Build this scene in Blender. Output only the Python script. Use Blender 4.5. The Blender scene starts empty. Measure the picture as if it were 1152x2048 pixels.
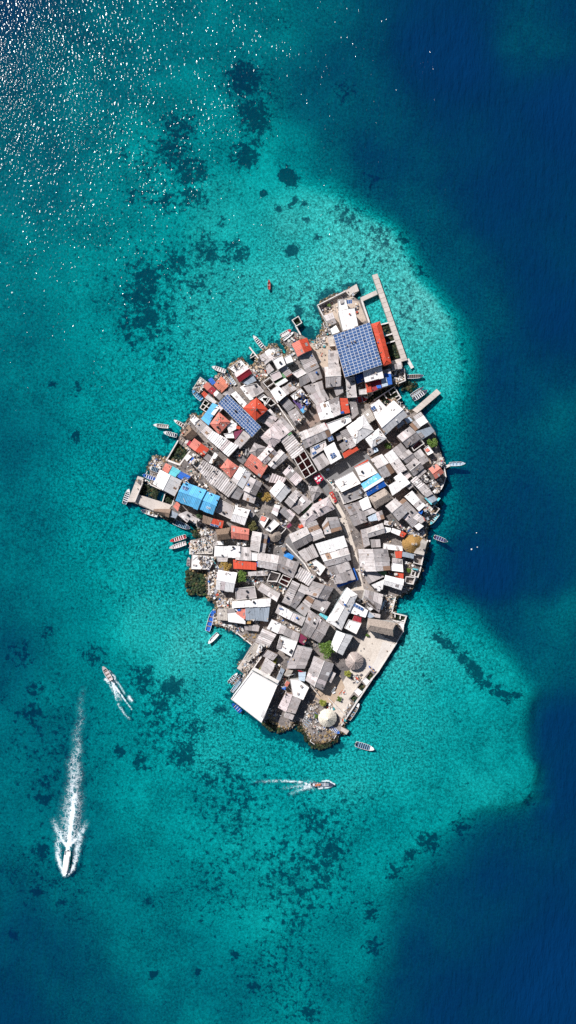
import bpy, bmesh, math, random
import numpy as np
from mathutils import Vector, Matrix, noise

random.seed(11)
R = random.random
U = random.uniform
S = 0.2          # metres per photo pixel at sea level
CH = 300.0       # drone height above the sea
G0 = 1.0         # island ground level
col = bpy.context.scene.collection
sc = bpy.context.scene

# ------------------------------------------------------------------ camera
cam_d = bpy.data.cameras.new('camera')
cam = bpy.data.objects.new('camera', cam_d)
col.objects.link(cam)
cam.location = (0, 0, CH)
cam.rotation_euler = (0, 0, 0)
cam_d.sensor_fit = 'VERTICAL'
cam_d.sensor_height = 36
cam_d.lens = 18.0 * CH / (1024 * S)
cam_d.clip_start = 1
cam_d.clip_end = 20000
sc.camera = cam
# ------------------------------------------------------------------ light
AZX, AZY = -0.68, 0.73           # towards the sun, seen from above
ZEN = math.radians(45)
w = bpy.data.worlds.new('World')
sc.world = w
w.use_nodes = True
nt = w.node_tree
bg = nt.nodes['Background']
sky = nt.nodes.new('ShaderNodeTexSky')
sky.sky_type = 'NISHITA'
sky.sun_disc = False
sky.sun_elevation = math.radians(90) - ZEN
sky.sun_rotation = math.atan2(AZX, AZY)
nt.links.new(sky.outputs[0], bg.inputs[0])
bg.inputs[1].default_value = 0.052
sun_d = bpy.data.lights.new('sun', 'SUN')
sun_d.energy = 5.0
sun_d.angle = math.radians(0.5)
sun_d.color = (1.0, 0.965, 0.935)
sun = bpy.data.objects.new('sun', sun_d)
col.objects.link(sun)
sd_ = Vector((AZX, AZY, 0)).normalized() * math.sin(ZEN) + Vector((0, 0, math.cos(ZEN)))
sun.rotation_euler = sd_.to_track_quat('Z', 'Y').to_euler()
sun.location = (-150, 170, 200)
sc.view_settings.view_transform = 'Standard'
sc.view_settings.look = 'None'
sc.view_settings.exposure = 0.32
sc.view_settings.gamma = 1
sc.view_settings.use_curve_mapping = False
sc.cycles.use_denoising = False
sc.cycles.max_bounces = 6
sc.cycles.transparent_max_bounces = 8
sc.cycles.caustics_reflective = False
sc.cycles.caustics_refractive = False


def P(px, py, z=0.0):
    f = (CH - z) / CH
    return Vector(((px - 576) * S * f, (1024 - py) * S * f, z))

# ------------------------------------------------------------------ materials
MATS = {}


def newmat(name):
    m = bpy.data.materials.new(name)
    m.use_nodes = True
    return m, m.node_tree, m.node_tree.nodes['Principled BSDF']


def rgb(c):
    return (c[0], c[1], c[2], 1)


def surf(name, c, dirt=0.25, var=0.22, rough=0.7, stain=(0.10, 0.085, 0.07), scale=0.9, stripes=0.0, spec=0.3, rust=0.0, lo=0.55):
    """painted / concrete / sheet surface: piece-to-piece tone, cloudy wear and stains"""
    if name in MATS:
        return MATS[name]
    m, t, b = newmat(name)
    N, L = t.nodes, t.links
    tc = N.new('ShaderNodeTexCoord')
    geo = N.new('ShaderNodeNewGeometry')
    oi = N.new('ShaderNodeObjectInfo')
    n1 = N.new('ShaderNodeTexNoise')
    n1.inputs['Scale'].default_value = scale
    n1.inputs['Detail'].default_value = 7
    n1.inputs['Roughness'].default_value = 0.68
    L.new(geo.outputs['Position'], n1.inputs['Vector'])
    mr = N.new('ShaderNodeMapRange')
    mr.inputs[1].default_value = lo - 0.06
    mr.inputs[2].default_value = lo + 0.2
    mr.inputs[3].default_value = 0
    mr.inputs[4].default_value = dirt
    L.new(n1.outputs[0], mr.inputs[0])
    hsv = N.new('ShaderNodeHueSaturation')
    hsv.inputs['Color'].default_value = rgb(c)
    mv = N.new('ShaderNodeMapRange')
    mv.inputs[3].default_value = 1 - var
    mv.inputs[4].default_value = 1 + var * 0.5
    L.new(oi.outputs['Random'], mv.inputs[0])
    L.new(mv.outputs[0], hsv.inputs['Value'])
    mx = N.new('ShaderNodeMixRGB')
    mx.inputs[2].default_value = rgb(stain)
    L.new(mr.outputs[0], mx.inputs[0])
    L.new(hsv.outputs[0], mx.inputs[1])
    # fine speckle
    n2 = N.new('ShaderNodeTexNoise')
    n2.inputs['Scale'].default_value = 4.5
    n2.inputs['Detail'].default_value = 4
    L.new(geo.outputs['Position'], n2.inputs['Vector'])
    m2 = N.new('ShaderNodeMapRange')
    m2.inputs[1].default_value = 0.3
    m2.inputs[2].default_value = 0.7
    m2.inputs[3].default_value = 1 - 0.5 * dirt
    m2.inputs[4].default_value = 1.08
    L.new(n2.outputs[0], m2.inputs[0])
    mu = N.new('ShaderNodeMixRGB')
    mu.blend_type = 'MULTIPLY'
    mu.inputs[0].default_value = 1
    L.new(mx.outputs[0], mu.inputs[1])
    L.new(m2.outputs[0], mu.inputs[2])
    out = mu
    if rust:
        n3 = N.new('ShaderNodeTexNoise')
        n3.inputs['Scale'].default_value = 0.55
        n3.inputs['Detail'].default_value = 8
        n3.inputs['Roughness'].default_value = 0.75
        off = N.new('ShaderNodeVectorMath')
        off.operation = 'ADD'
        off.inputs[1].default_value = (31, 17, 5)
        L.new(geo.outputs['Position'], off.inputs[0])
        L.new(off.outputs[0], n3.inputs['Vector'])
        m3 = N.new('ShaderNodeMapRange')
        m3.inputs[1].default_value = 0.52
        m3.inputs[2].default_value = 0.7
        m3.inputs[4].default_value = rust
        L.new(n3.outputs[0], m3.inputs[0])
        mr3 = N.new('ShaderNodeMixRGB')
        mr3.inputs[2].default_value = (0.20, 0.10, 0.06, 1)
        L.new(m3.outputs[0], mr3.inputs[0])
        L.new(out.outputs[0], mr3.inputs[1])
        out = mr3
    L.new(out.outputs[0], b.inputs['Base Color'])
    b.inputs['Roughness'].default_value = rough
    b.inputs['Specular IOR Level'].default_value = spec
    MATS[name] = m
    return m


PAL = {
    'w': (0.83, 0.81, 0.80), 'l': (0.60, 0.555, 0.545), 'g': (0.41, 0.375, 0.372), 'd': (0.25, 0.238, 0.245),
    's': (0.31, 0.36, 0.42), 'n': (0.07, 0.09, 0.14), 'c': (0.52, 0.47, 0.42), 'r': (0.60, 0.075, 0.035),
    'R': (0.34, 0.018, 0.035), 'p': (0.66, 0.21, 0.16), 'o': (0.68, 0.23, 0.15), 'b': (0.012, 0.13, 0.55),
    'a': (0.12, 0.46, 0.78), 't': (0.14, 0.58, 0.66), 'lb': (0.48, 0.58, 0.68), 'lp': (0.66, 0.57, 0.57),
    'B': (0.27, 0.19, 0.14), 'm': (0.21, 0.025, 0.075), 'G': (0.10, 0.26, 0.11), 'y': (0.62, 0.40, 0.08),
    'u': (0.11, 0.06, 0.22), 'O': (0.42, 0.25, 0.09), 'P': (0.42, 0.35, 0.30), 'W': (0.47, 0.40, 0.37), 'C': (0.72, 0.66, 0.56), 'rs': (0.30, 0.185, 0.125),
    'white': (0.80, 0.80, 0.80), 'navy': (0.035, 0.05, 0.10), 'red': (0.5, 0.03, 0.04), 'brown': (0.20, 0.12, 0.08), 'purple': (0.12, 0.03, 0.16),
}
WORD = {'w': 'white', 'l': 'pale grey', 'g': 'grey', 'd': 'dark grey', 's': 'blue grey', 'n': 'near black', 'c': 'beige concrete',
        'r': 'orange red', 'R': 'dark red', 'p': 'salmon', 'o': 'pale orange', 'b': 'deep blue', 'a': 'azure blue', 't': 'turquoise',
        'lb': 'pale blue', 'lp': 'pinkish white', 'B': 'brown', 'm': 'maroon', 'G': 'green', 'y': 'yellow', 'u': 'purple', 'O': 'ochre',
        'P': 'pale straw', 'W': 'weathered', 'C': 'cream'}


def roofmat(c):
    k = 'roof_' + c
    d = dict(w=(0.16, 0.10), l=(0.34, 0.32), lp=(0.30, 0.22), g=(0.38, 0.38), d=(0.35, 0.36), c=(0.35, 0.2)).get(c, (0.25, 0.18))
    return surf(k, PAL[c], dirt=d[0] * 1.5, var=d[1], rough=0.62, rust={'l': 0.46, 'g': 0.46, 'lp': 0.36, 'w': 0.12, 'd': 0.4, 'B': 0.4}.get(c, 0.1), scale=0.7)


def wallmat(i=0):
    c = [(0.55, 0.50, 0.45), (0.62, 0.60, 0.57), (0.48, 0.36, 0.30), (0.40, 0.46, 0.48)][i % 4]
    return surf('wall_paint_%d' % (i % 4), c, dirt=0.4, var=0.15)


M_CONC = surf('concrete', (0.56, 0.50, 0.455), dirt=0.42, var=0.10, scale=0.45, stain=(0.25, 0.2, 0.17), rough=0.85)
M_WWALL = surf('white_wall', (0.74, 0.70, 0.67), dirt=0.5, var=0.1, scale=0.8, stain=(0.2, 0.15, 0.12))
M_WOOD = surf('wood', (0.30, 0.22, 0.16), dirt=0.4, var=0.3)
M_TRUNK = surf('bark', (0.12, 0.085, 0.06), dirt=0.4, var=0.2)
M_METAL = surf('dull_metal', (0.42, 0.43, 0.45), dirt=0.3, var=0.1, rough=0.45)


def plain(name, c, rough=0.6, spec=0.4):
    if name in MATS:
        return MATS[name]
    return surf(name, c, dirt=0.22, var=0.16, rough=rough, spec=spec, scale=1.6)


def thatchmat(c):
    k = 'thatch_' + c
    if k in MATS:
        return MATS[k]
    m = surf(k, PAL[c], dirt=0.55, var=0.1, scale=1.4, stain=tuple(x * 0.35 for x in PAL[c]), rough=0.95, spec=0.05)
    return m


def groundmat():
    m, t, b = newmat('island_ground')
    N, L = t.nodes, t.links
    geo = N.new('ShaderNodeNewGeometry')
    a = N.new('ShaderNodeTexNoise'); a.inputs['Scale'].default_value = 0.12; a.inputs['Detail'].default_value = 8; a.inputs['Roughness'].default_value = 0.65
    d = N.new('ShaderNodeTexNoise'); d.inputs['Scale'].default_value = 1.6; d.inputs['Detail'].default_value = 8; d.inputs['Roughness'].default_value = 0.75
    L.new(geo.outputs['Position'], a.inputs['Vector']); L.new(geo.outputs['Position'], d.inputs['Vector'])
    cr = N.new('ShaderNodeValToRGB')
    e = cr.color_ramp.elements
    e[0].position = 0.36; e[0].color = (0.125, 0.118, 0.122, 1)
    e[1].position = 0.68; e[1].color = (0.37, 0.325, 0.30, 1)
    L.new(a.outputs[0], cr.inputs[0])
    c2 = N.new('ShaderNodeValToRGB')
    e = c2.color_ramp.elements
    e[0].position = 0.35; e[0].color = (0.45, 0.42, 0.40, 1)
    e[1].position = 0.62; e[1].color = (1.1, 1.08, 1.05, 1)
    L.new(d.outputs[0], c2.inputs[0])
    mu = N.new('ShaderNodeMixRGB'); mu.blend_type = 'MULTIPLY'; mu.inputs[0].default_value = 1
    L.new(cr.outputs[0], mu.inputs[1]); L.new(c2.outputs[0], mu.inputs[2])
    L.new(mu.outputs[0], b.inputs['Base Color'])
    b.inputs['Roughness'].default_value = 0.95
    return m

# ------------------------------------------------------------------ mesh helpers


def link(o, parent=None):
    col.objects.link(o)
    if parent is not None:
        o.parent = parent
    return o


def mk(name, vs, fs, mats, parent=None, mi=None, loc=None, smooth=False):
    me = bpy.data.meshes.new(name)
    me.from_pydata([tuple(v) for v in vs], [], fs)
    if not isinstance(mats, (list, tuple)):
        mats = [mats]
    for m in mats:
        me.materials.append(m)
    if mi is not None:
        me.polygons.foreach_set('material_index', mi)
    if smooth:
        me.polygons.foreach_set('use_smooth', [True] * len(fs))
    me.update()
    o = bpy.data.objects.new(name, me)
    if loc is not None:
        o.location = loc
    return link(o, parent)


def thing(name, label, cat, loc=(0, 0, 0), group=None):
    o = bpy.data.objects.new(name, None)
    o.empty_display_size = 0.3
    o.location = loc
    o['kind'] = 'thing'
    return tag(link(o), label, cat, group)


USED = {}


def tag(o, label, cat, group=None, kind=None):
    if label:
        o['label'] = label
    if cat:
        o['category'] = cat
    if group:
        o['group'] = group
    if kind:
        o['kind'] = kind
    return o


class MB:
    """collects shapes into one mesh"""

    def __init__(s):
        s.v = []; s.f = []; s.m = []

    def add(s, vs, fs, mi=0):
        n = len(s.v)
        s.v += [tuple(v) for v in vs]
        s.f += [tuple(i + n for i in f) for f in fs]
        s.m += [mi] * len(fs)

    def box(s, c, size, rz=0, mi=0, tilt=0):
        hx, hy, hz = size[0] / 2, size[1] / 2, size[2] / 2
        M = Matrix.Rotation(rz, 3, 'Z') @ Matrix.Rotation(tilt, 3, 'X')
        vs = []
        for z in (-hz, hz):
            for x, y in ((-hx, -hy), (hx, -hy), (hx, hy), (-hx, hy)):
                vs.append(Vector(c) + M @ Vector((x, y, z)))
        s.add(vs, BOXF, mi)

    def cyl(s, c, r, h, n=8, mi=0, r2=None):
        r2 = r if r2 is None else r2
        vs = [(c[0] + r * math.cos(2 * math.pi * i / n), c[1] + r * math.sin(2 * math.pi * i / n), c[2]) for i in range(n)]
        vs += [(c[0] + r2 * math.cos(2 * math.pi * i / n), c[1] + r2 * math.sin(2 * math.pi * i / n), c[2] + h) for i in range(n)]
        fs = [(i, (i + 1) % n, n + (i + 1) % n, n + i) for i in range(n)] + [tuple(range(n, 2 * n))]
        s.add(vs, fs, mi)

    def seg(s, a, b, w_, z0, z1, mi=0):
        a = Vector((a[0], a[1], 0)); b = Vector((b[0], b[1], 0))
        d = (b - a)
        L_ = d.length
        if L_ < 1e-4:
            return
        d /= L_
        n = Vector((-d.y, d.x, 0)) * w_ / 2
        a2 = a - d * w_ * 0.5; b2 = b + d * w_ * 0.5
        vs = []
        for z in (z0, z1):
            for p in (a2 - n, b2 - n, b2 + n, a2 + n):
                vs.append((p.x, p.y, z))
        s.add(vs, BOXF, mi)

    def prism(s, pts, z0, z1, mi=0):
        n = len(pts)
        vs = [(p[0], p[1], z0) for p in pts] + [(p[0], p[1], z1) for p in pts]
        fs = [(i, (i + 1) % n, n + (i + 1) % n, n + i) for i in range(n)] + [tuple(range(n, 2 * n)), tuple(reversed(range(n)))]
        s.add(vs, fs, mi)

    def build(s, name, mats, parent=None, loc=None, smooth=False):
        return mk(name, s.v, s.f, mats, parent, s.m, loc, smooth)


BOXF = [(3, 2, 1, 0), (4, 5, 6, 7), (0, 1, 5, 4), (1, 2, 6, 5), (2, 3, 7, 6), (3, 0, 4, 7)]


def inpoly(x, y, poly):
    c = False
    n = len(poly)
    j = n - 1
    for i in range(n):
        xi, yi = poly[i]; xj, yj = poly[j]
        if (yi > y) != (yj > y) and x < (xj - xi) * (y - yi) / (yj - yi) + xi:
            c = not c
        j = i
    return c


def area(poly):
    return 0.5 * sum(poly[i][0] * poly[(i + 1) % len(poly)][1] - poly[(i + 1) % len(poly)][0] * poly[i][1] for i in range(len(poly)))


def cen(poly):
    return (sum(p[0] for p in poly) / len(poly), sum(p[1] for p in poly) / len(poly))
# ------------------------------------------------------------------ sea and sea bed
EDGE = [(575, -40), (562, 60), (548, 180), (542, 260), (562, 325), (620, 366), (690, 396), (760, 436), (808, 486), (838, 545), (878, 590), (916, 650), (934, 700),
        (940, 760), (930, 830), (915, 880), (898, 950), (890, 1000), (884, 1050), (886, 1120), (872, 1190), (910, 1222), (970, 1270), (1030, 1330), (1066, 1378),
        (1062, 1420), (1060, 1480), (1075, 1540), (1082, 1592), (1040, 1612), (970, 1634), (900, 1672), (840, 1730), (800, 1782), (770, 1850), (755, 1950), (745, 2100)]
DEEP = EDGE + [(745, 2900), (3000, 2900), (3000, -900), (600, -900)]
SHC = [(600, 450, 2.0), (450, 400, 2.8), (300, 300, 4.6), (100, 100, 8.6), (0, 0, 14), (60, 300, 7.2), (200, 150, 7), (330, 60, 6.5), (200, 600, 4.2), (60, 700, 6.2), (0, 900, 8), (60, 1000, 6.0), (200, 1000, 4.2),
       (330, 1100, 3.0), (300, 1250, 2.5), (380, 1280, 1.9), (150, 1300, 5.2), (0, 1300, 8.5), (60, 1500, 7), (150, 1700, 6.2), (60, 1900, 10.5), (0, 2048, 14), (300, 1900, 5.6), (300, 1600, 4.2), (450, 1500, 2.8),
       (500, 1650, 3.6), (550, 1800, 3.4), (650, 1700, 3.6), (700, 1550, 2.6), (800, 1450, 2.6), (950, 1500, 3.2), (800, 1300, 1.8), (450, 50, 6), (400, 200, 4.8), (500, 120, 6.5),
       (520, 280, 4.2), (200, 2040, 9.5), (450, 2030, 6.5), (600, 2000, 5), (700, 2000, 6), (700, 560, 1.5), (800, 560, 1.5), (835, 600, 1.3), (850, 660, 1.4), (880, 720, 2.2), (600, 600, 1.6), (690, 530, 1.4), (760, 520, 1.5), (1000, 1450, 3.8), (870, 900, 5), (870, 1100, 6), (500, 620, 2.2), (300, 800, 3.6), (420, 650, 2.4),
       (-300, 1000, 9), (-300, 0, 13), (-300, 2000, 13), (400, 2500, 12), (400, -400, 12), (760, 1700, 4.4), (720, 1850, 5)]  # corner and left-edge depths raised to paint in vignette darkening
DPC = [(700, 150, 11), (900, 100, 22), (1060, 64, 10.5), (1110, 40, 13), (1150, 200, 22), (760, 300, 12.5), (1000, 400, 17), (1100, 600, 18), (1000, 750, 14), (1100, 870, 9.5), (1130, 900, 10), (950, 950, 12), (1050, 1000, 14), (980, 1150, 23),
       (1100, 1150, 15), (1120, 1260, 8.2), (1150, 1210, 8), (1090, 1300, 9.5), (1060, 1330, 9.5), (975, 1300, 3.6), (1030, 1360, 4.4), (930, 1250, 4.6), (1110, 1450, 18), (1120, 1600, 19), (1000, 1750, 16), (1100, 1950, 26), (850, 1900, 14), (900, 2030, 19), (620, 60, 8),
       (640, 200, 9.0), (600, 300, 5.6), (660, 365, 7), (850, 480, 9), (960, 640, 10), (880, 1000, 8), (1010, 1250, 12), (800, 1850, 11), (820, 1980, 15), (900, 1720, 11), (1040, 1660, 13),
       (1600, 1000, 24), (1600, 0, 26), (1600, 2100, 28), (1000, -400, 24), (1000, 2500, 28)]
COV = [(360, 250, 40, .62), (345, 300, 45, .6), (380, 340, 40, .75), (390, 390, 38, .65), (280, 320, 26, .45), (240, 300, 24, .4), (330, 400, 34, .55), (272, 392, 24, .5), (330, 232, 20, .5),
       (490, 150, 44, .8), (505, 225, 38, .9), (488, 310, 28, .85), (505, 280, 24, .6), (470, 170, 30, .5),
       (566, 348, 12, 1.5), (582, 356, 14, 1.6), (574, 345, 12, 1.4), (527, 380, 7, 1.5), (579, 500, 13, 1.5), (555, 413, 8, 1.0), (590, 398, 12, .7), (603, 408, 9, .7), (578, 410, 8, .8), (598, 436, 14, .45), (635, 478, 12, .8), (612, 440, 8, .6),
       (420, 500, 34, .62), (470, 500, 34, .62), (440, 440, 24, .35), (400, 482, 26, .55), (290, 550, 42, .75), (275, 592, 38, .85), (300, 640, 42, .75), (350, 520, 34, .62), (250, 650, 26, .55), (330, 700, 34, .4), (400, 560, 34, .5), (370, 620, 50, .38), (258, 680, 24, .5), (150, 770, 12, .7), (100, 765, 8, .9), (150, 870, 12, .8),
       (655, 598, 22, .9), (690, 580, 14, .8), (600, 622, 9, 1.2), (700, 430, 34, .5), (760, 470, 26, .55), (800, 478, 22, .6), (840, 540, 14, .6), (620, 660, 16, 1.1), (560, 690, 16, .8), (500, 720, 16, .8), (440, 740, 16, .7), (400, 800, 14, .7),
       (285, 1360, 30, .75), (343, 1378, 30, .75), (325, 1408, 34, .65), (395, 1461, 30, .65), (373, 1514, 34, .65), (281, 1527, 22, .65), (237, 1505, 11, 1.2), (185, 1316, 26, .55), (35, 1307, 26, .55), (66, 1382, 24, .55), (61, 1430, 30, .6),
       (83, 1602, 18, .75), (85, 1567, 16, .65), (79, 1703, 18, .8), (75, 1786, 12, .9), (118, 1808, 9, .9), (439, 1540, 26, .55), (20, 1880, 12, .9), (440, 1420, 22, .6), (90, 1265, 14, .6), (210, 1180, 12, .5),
       (630, 1640, 36, .55), (660, 1700, 44, .62), (600, 1780, 26, .65), (590, 1850, 36, .48), (480, 1570, 50, .45), (420, 1550, 34, .5), (500, 1640, 50, .4), (470, 1915, 10, 1.1), (306, 1957, 9, 1.4), (395, 1955, 8, 1.0), (510, 1980, 16, .8), (620, 2030, 26, .7), (650, 1760, 26, .6), (300, 1805, 14, .6), (540, 1720, 40, .35),
       (878, 1273, 14, .8), (894, 1286, 14, .85), (910, 1300, 14, .85), (928, 1317, 15, .85), (944, 1334, 15, .85), (961, 1351, 15, .85), (979, 1367, 15, .85), (1000, 1383, 14, .8), (1020, 1393, 13, .8), (1038, 1390, 11, .75),
       (745, 1830, 22, .65), (750, 1900, 26, .55), (860, 1690, 26, .7), (930, 1660, 26, .6), (790, 1740, 22, .6), (820, 1715, 18, .6), (1060, 1600, 20, .5),
       (396, 1158, 15, 1.7), (396, 1182, 15, 1.7), (388, 1140, 10, 1.3), (430, 1205, 10, 1.2), (400, 1085, 9, .7), (545, 1456, 20, 1.7), (575, 1468, 20, 1.7), (605, 1474, 20, 1.7), (640, 1498, 20, 1.7), (670, 1490, 17, 1.6), (600, 1450, 14, 1.6),
       (690, 170, 24, .5), (750, 350, 20, .5), (310, 905, 12, .9), (335, 872, 12, .9), (720, 1495, 8, .6), (760, 1440, 20, .3), (850, 1360, 20, .3), (800, 760, 10, .9), (830, 770, 12, .7), (850, 800, 14, .9), (690, 540, 20, .3), (300, 983, 9, 1.4), (325, 996, 8, 1.4), (357, 905, 14, 1.5), (776, 660, 7, 1.3), (781, 678, 8, 1.5), (790, 702, 10, 1.5), (765, 785, 16, 1.4), (795, 788, 12, 1.3), (800, 1205, 8, .8), (797, 1238, 9, 1.5), (740, 1352, 6, 1.6), (724, 1374, 6, 1.6), (709, 1396, 6, 1.6), (593, 645, 8, 1.5), (875, 960, 10, .9), (412, 815, 10, 1.4)]


def smooth01(x):
    x = np.clip(x, 0, 1)
    return x * x * (3 - 2 * x)


def vnoise(X, Y, s, seed):
    rng = np.random.RandomState(seed)
    T = rng.rand(256, 256)
    x = X / s + 1000.3; y = Y / s + 1000.7
    xi = np.floor(x).astype(int); yi = np.floor(y).astype(int)
    fx = smooth01(x - xi); fy = smooth01(y - yi)
    g = lambda a, b: T[a % 256, b % 256]
    return (g(xi, yi) * (1 - fx) + g(xi + 1, yi) * fx) * (1 - fy) + (g(xi, yi + 1) * (1 - fx) + g(xi + 1, yi + 1) * fx) * fy


def fbm(X, Y, s, seed, o=4):
    r = 0; a = 0.5; t = 0
    for i in range(o):
        r = r + a * vnoise(X, Y, s, seed + i); t += a
        a *= 0.55; s *= 0.5
    return r / t - 0.5


def npinpoly(X, Y, poly):
    c = np.zeros(X.shape, bool)
    j = len(poly) - 1
    for i in range(len(poly)):
        xi, yi = poly[i]; xj, yj = poly[j]
        if yi != yj:
            c ^= ((yi > Y) != (yj > Y)) & (X < (xj - xi) * (Y - yi) / (yj - yi) + xi)
        j = i
    return c


def npdist(X, Y, line):
    d = np.full(X.shape, 1e9)
    for (ax, ay), (bx, by) in zip(line[:-1], line[1:]):
        vx, vy = bx - ax, by - ay
        t = np.clip(((X - ax) * vx + (Y - ay) * vy) / (vx * vx + vy * vy), 0, 1)
        d = np.minimum(d, np.hypot(X - ax - t * vx, Y - ay - t * vy))
    return d


def idw(X, Y, pts):
    num = 0; den = 0
    for x, y, d in pts:
        q = 1.0 / (((X - x) ** 2 + (Y - y) ** 2) + 900.0) ** 1.6
        num = num + q * d; den = den + q
    return num / den


PENS = [[(285, 966), (302, 969), (349, 993), (344, 1010), (276, 989)], [(356, 884), (378, 902), (359, 929), (336, 919)], [(763, 651), (778, 647), (803, 717), (782, 724)],
        [(740, 783), (712, 792), (712, 806), (740, 807), (752, 798), (790, 797), (800, 790), (790, 772), (775, 772)], [(783, 1225), (813, 1232), (809, 1246), (787, 1240)],
        [(584, 640), (597, 632), (604, 645), (592, 652)], [(592, 652), (600, 650), (610, 672), (600, 668)], [(400, 815), (410, 799), (427, 811), (412, 824)],
        [(750, 1353), (741, 1343), (732, 1356), (741, 1365)], [(733, 1374), (723, 1365), (715, 1375), (725, 1384)], [(717, 1396), (708, 1389), (700, 1397), (709, 1405)]]  # sea-wall openings: dense weed cover paints in their deep shade


def depth_cover(X, Y):
    wx = fbm(X, Y, 90, 3, 5) * 36; wy = fbm(X, Y, 90, 23, 5) * 36
    Xw = X + wx; Yw = Y + wy
    dist = npdist(Xw, Yw, EDGE)
    ins = npinpoly(Xw, Yw, DEEP)
    sgn = np.where(ins, dist, -dist)
    wd = 24 + 24 * vnoise(X, Y, 160, 77) - 14 * smooth01((Y - 1180) / 150) * (1 - smooth01((Y - 1600) / 80)) + 20 * smooth01((Y - 1650) / 150)
    t = smooth01((sgn + wd * 0.7) / (2 * wd))
    dep = (1 - t) * idw(X, Y, SHC) * 1.02 + t * idw(X, Y, DPC)
    dep = dep * (1 + 0.35 * fbm(X, Y, 60, 41, 4))
    cov = np.zeros(X.shape)
    for x, y, r, s in COV:
        q = np.exp(-(((Xw - wx * .5) - x) ** 2 + ((Yw - wy * .5) - y) ** 2) / (r * r))
        cov = np.maximum(cov, s * q) + 0.15 * s * q
    # weedy skirt round the island foot, shore shade painted in; weedy drop-off lip
    lip = np.exp(-((sgn + 6) / 13.0) ** 2) * 0.36 * smooth01((fbm(X, Y, 70, 91, 3) + 0.12) * 4) * (1 - smooth01((Y - 1000) / 200) * (1 - smooth01((Y - 1600) / 60)))
    cov = np.maximum(cov, lip)
    for x, y, r, s in ((600, 1750, 130, .46), (480, 1620, 110, .44), (330, 1450, 100, .42), (120, 1500, 140, .34), (330, 580, 150, .4), (100, 1750, 110, .34), (330, 330, 110, .36), (560, 1950, 110, .42), (430, 1760, 110, .36), (660, 1640, 80, .42), (250, 1150, 110, .15), (820, 620, 60, .34), (740, 520, 70, .3), (600, 600, 60, .34), (520, 660, 60, .32), (420, 720, 60, .3), (780, 490, 50, .34)):
        cov = np.maximum(cov, s * np.exp(-((X - x) ** 2 + (Y - y) ** 2) / (r * r)))
    sh = npdist(X, Y, LAND + LAND[:1])
    cov = np.maximum(cov, np.exp(-(sh / 12.0) ** 2) * 0.9)
    pool = npinpoly(X, Y, [(722, 600), (758, 586), (779, 645), (742, 657)])
    cov = np.where(pool, 0.0, cov); dep = np.where(pool, 2.0, dep)
    for pen in PENS:
        m = npinpoly(X, Y, pen) | (npdist(X, Y, pen + pen[:1]) < 2.5)
        cov = np.where(m, 2.0, cov); dep = np.where(m, np.maximum(dep, 3.5), dep)
    # pale reef flat mottling right round the island
    flat = np.exp(-(np.maximum(sh - 30, 0) / 150.0) ** 2)
    return dep, cov, flat


LAND = [(636, 609), (713, 568), (718, 582), (706, 592), (716, 600), (724, 601), (738, 642), (742, 651), (760, 690), (768, 725), (782, 727), (803, 722), (806, 735), (809, 760), (798, 766), (775, 772), (740, 783), (712, 792),
        (712, 806), (740, 807), (752, 798), (770, 812), (789, 798), (816, 826), (823, 825), (840, 823), (858, 845), (870, 863), (877, 889), (885, 916), (891, 942), (891, 956), (884, 977), (873, 990), (879, 996), (867, 1009),
        (872, 1016), (866, 1026), (859, 1040), (852, 1055), (848, 1070), (853, 1085), (847, 1111), (839, 1145), (827, 1168), (818, 1180), (800, 1189), (791, 1194), (784, 1226), (787, 1239), (808, 1246), (807, 1262),
        (792, 1288), (757, 1343), (750, 1353), (741, 1343), (732, 1356), (741, 1365), (733, 1374), (723, 1365), (715, 1375), (725, 1384), (717, 1396), (708, 1389), (700, 1397), (709, 1405), (684, 1449), (683, 1454), (690, 1466), (682, 1462), (673, 1469), (663, 1477), (645, 1484), (628, 1482), (620, 1474), (612, 1458), (605, 1445), (588, 1440), (586, 1446), (573, 1457),
        (558, 1452), (540, 1436), (524, 1444), (463, 1398), (483, 1369), (486, 1347), (474, 1337), (485, 1320), (503, 1290), (474, 1266), (450, 1251), (432, 1248), (434, 1217), (433, 1206), (436, 1198), (418, 1195), (416, 1160),
        (415, 1141), (381, 1138), (384, 1108), (379, 1108), (380, 1081), (402, 1076), (401, 1058), (391, 1049), (378, 1045), (355, 1037), (337, 1034), (314, 1026), (269, 1006), (256, 1003), (275, 953), (289, 957), (285, 966), (276, 989),
        (315, 1001), (344, 1010), (349, 993), (302, 969), (299, 962), (300, 945), (297, 938), (300, 930), (311, 914), (331, 923), (337, 919), (359, 929), (378, 902), (356, 885), (358, 874), (371, 857), (380, 839), (387, 829), (401, 841),
        (406, 832), (424, 812), (433, 803), (403, 789), (385, 778), (401, 754), (413, 763), (426, 769), (441, 754), (447, 751), (468, 768), (472, 762), (458, 736), (481, 719), (499, 738), (513, 728), (517, 716), (529, 703), (547, 689),
        (558, 702), (566, 716), (577, 709), (576, 695), (563, 681), (574, 678), (588, 663), (601, 669), (613, 676), (620, 684), (640, 673), (652, 646)]


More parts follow.
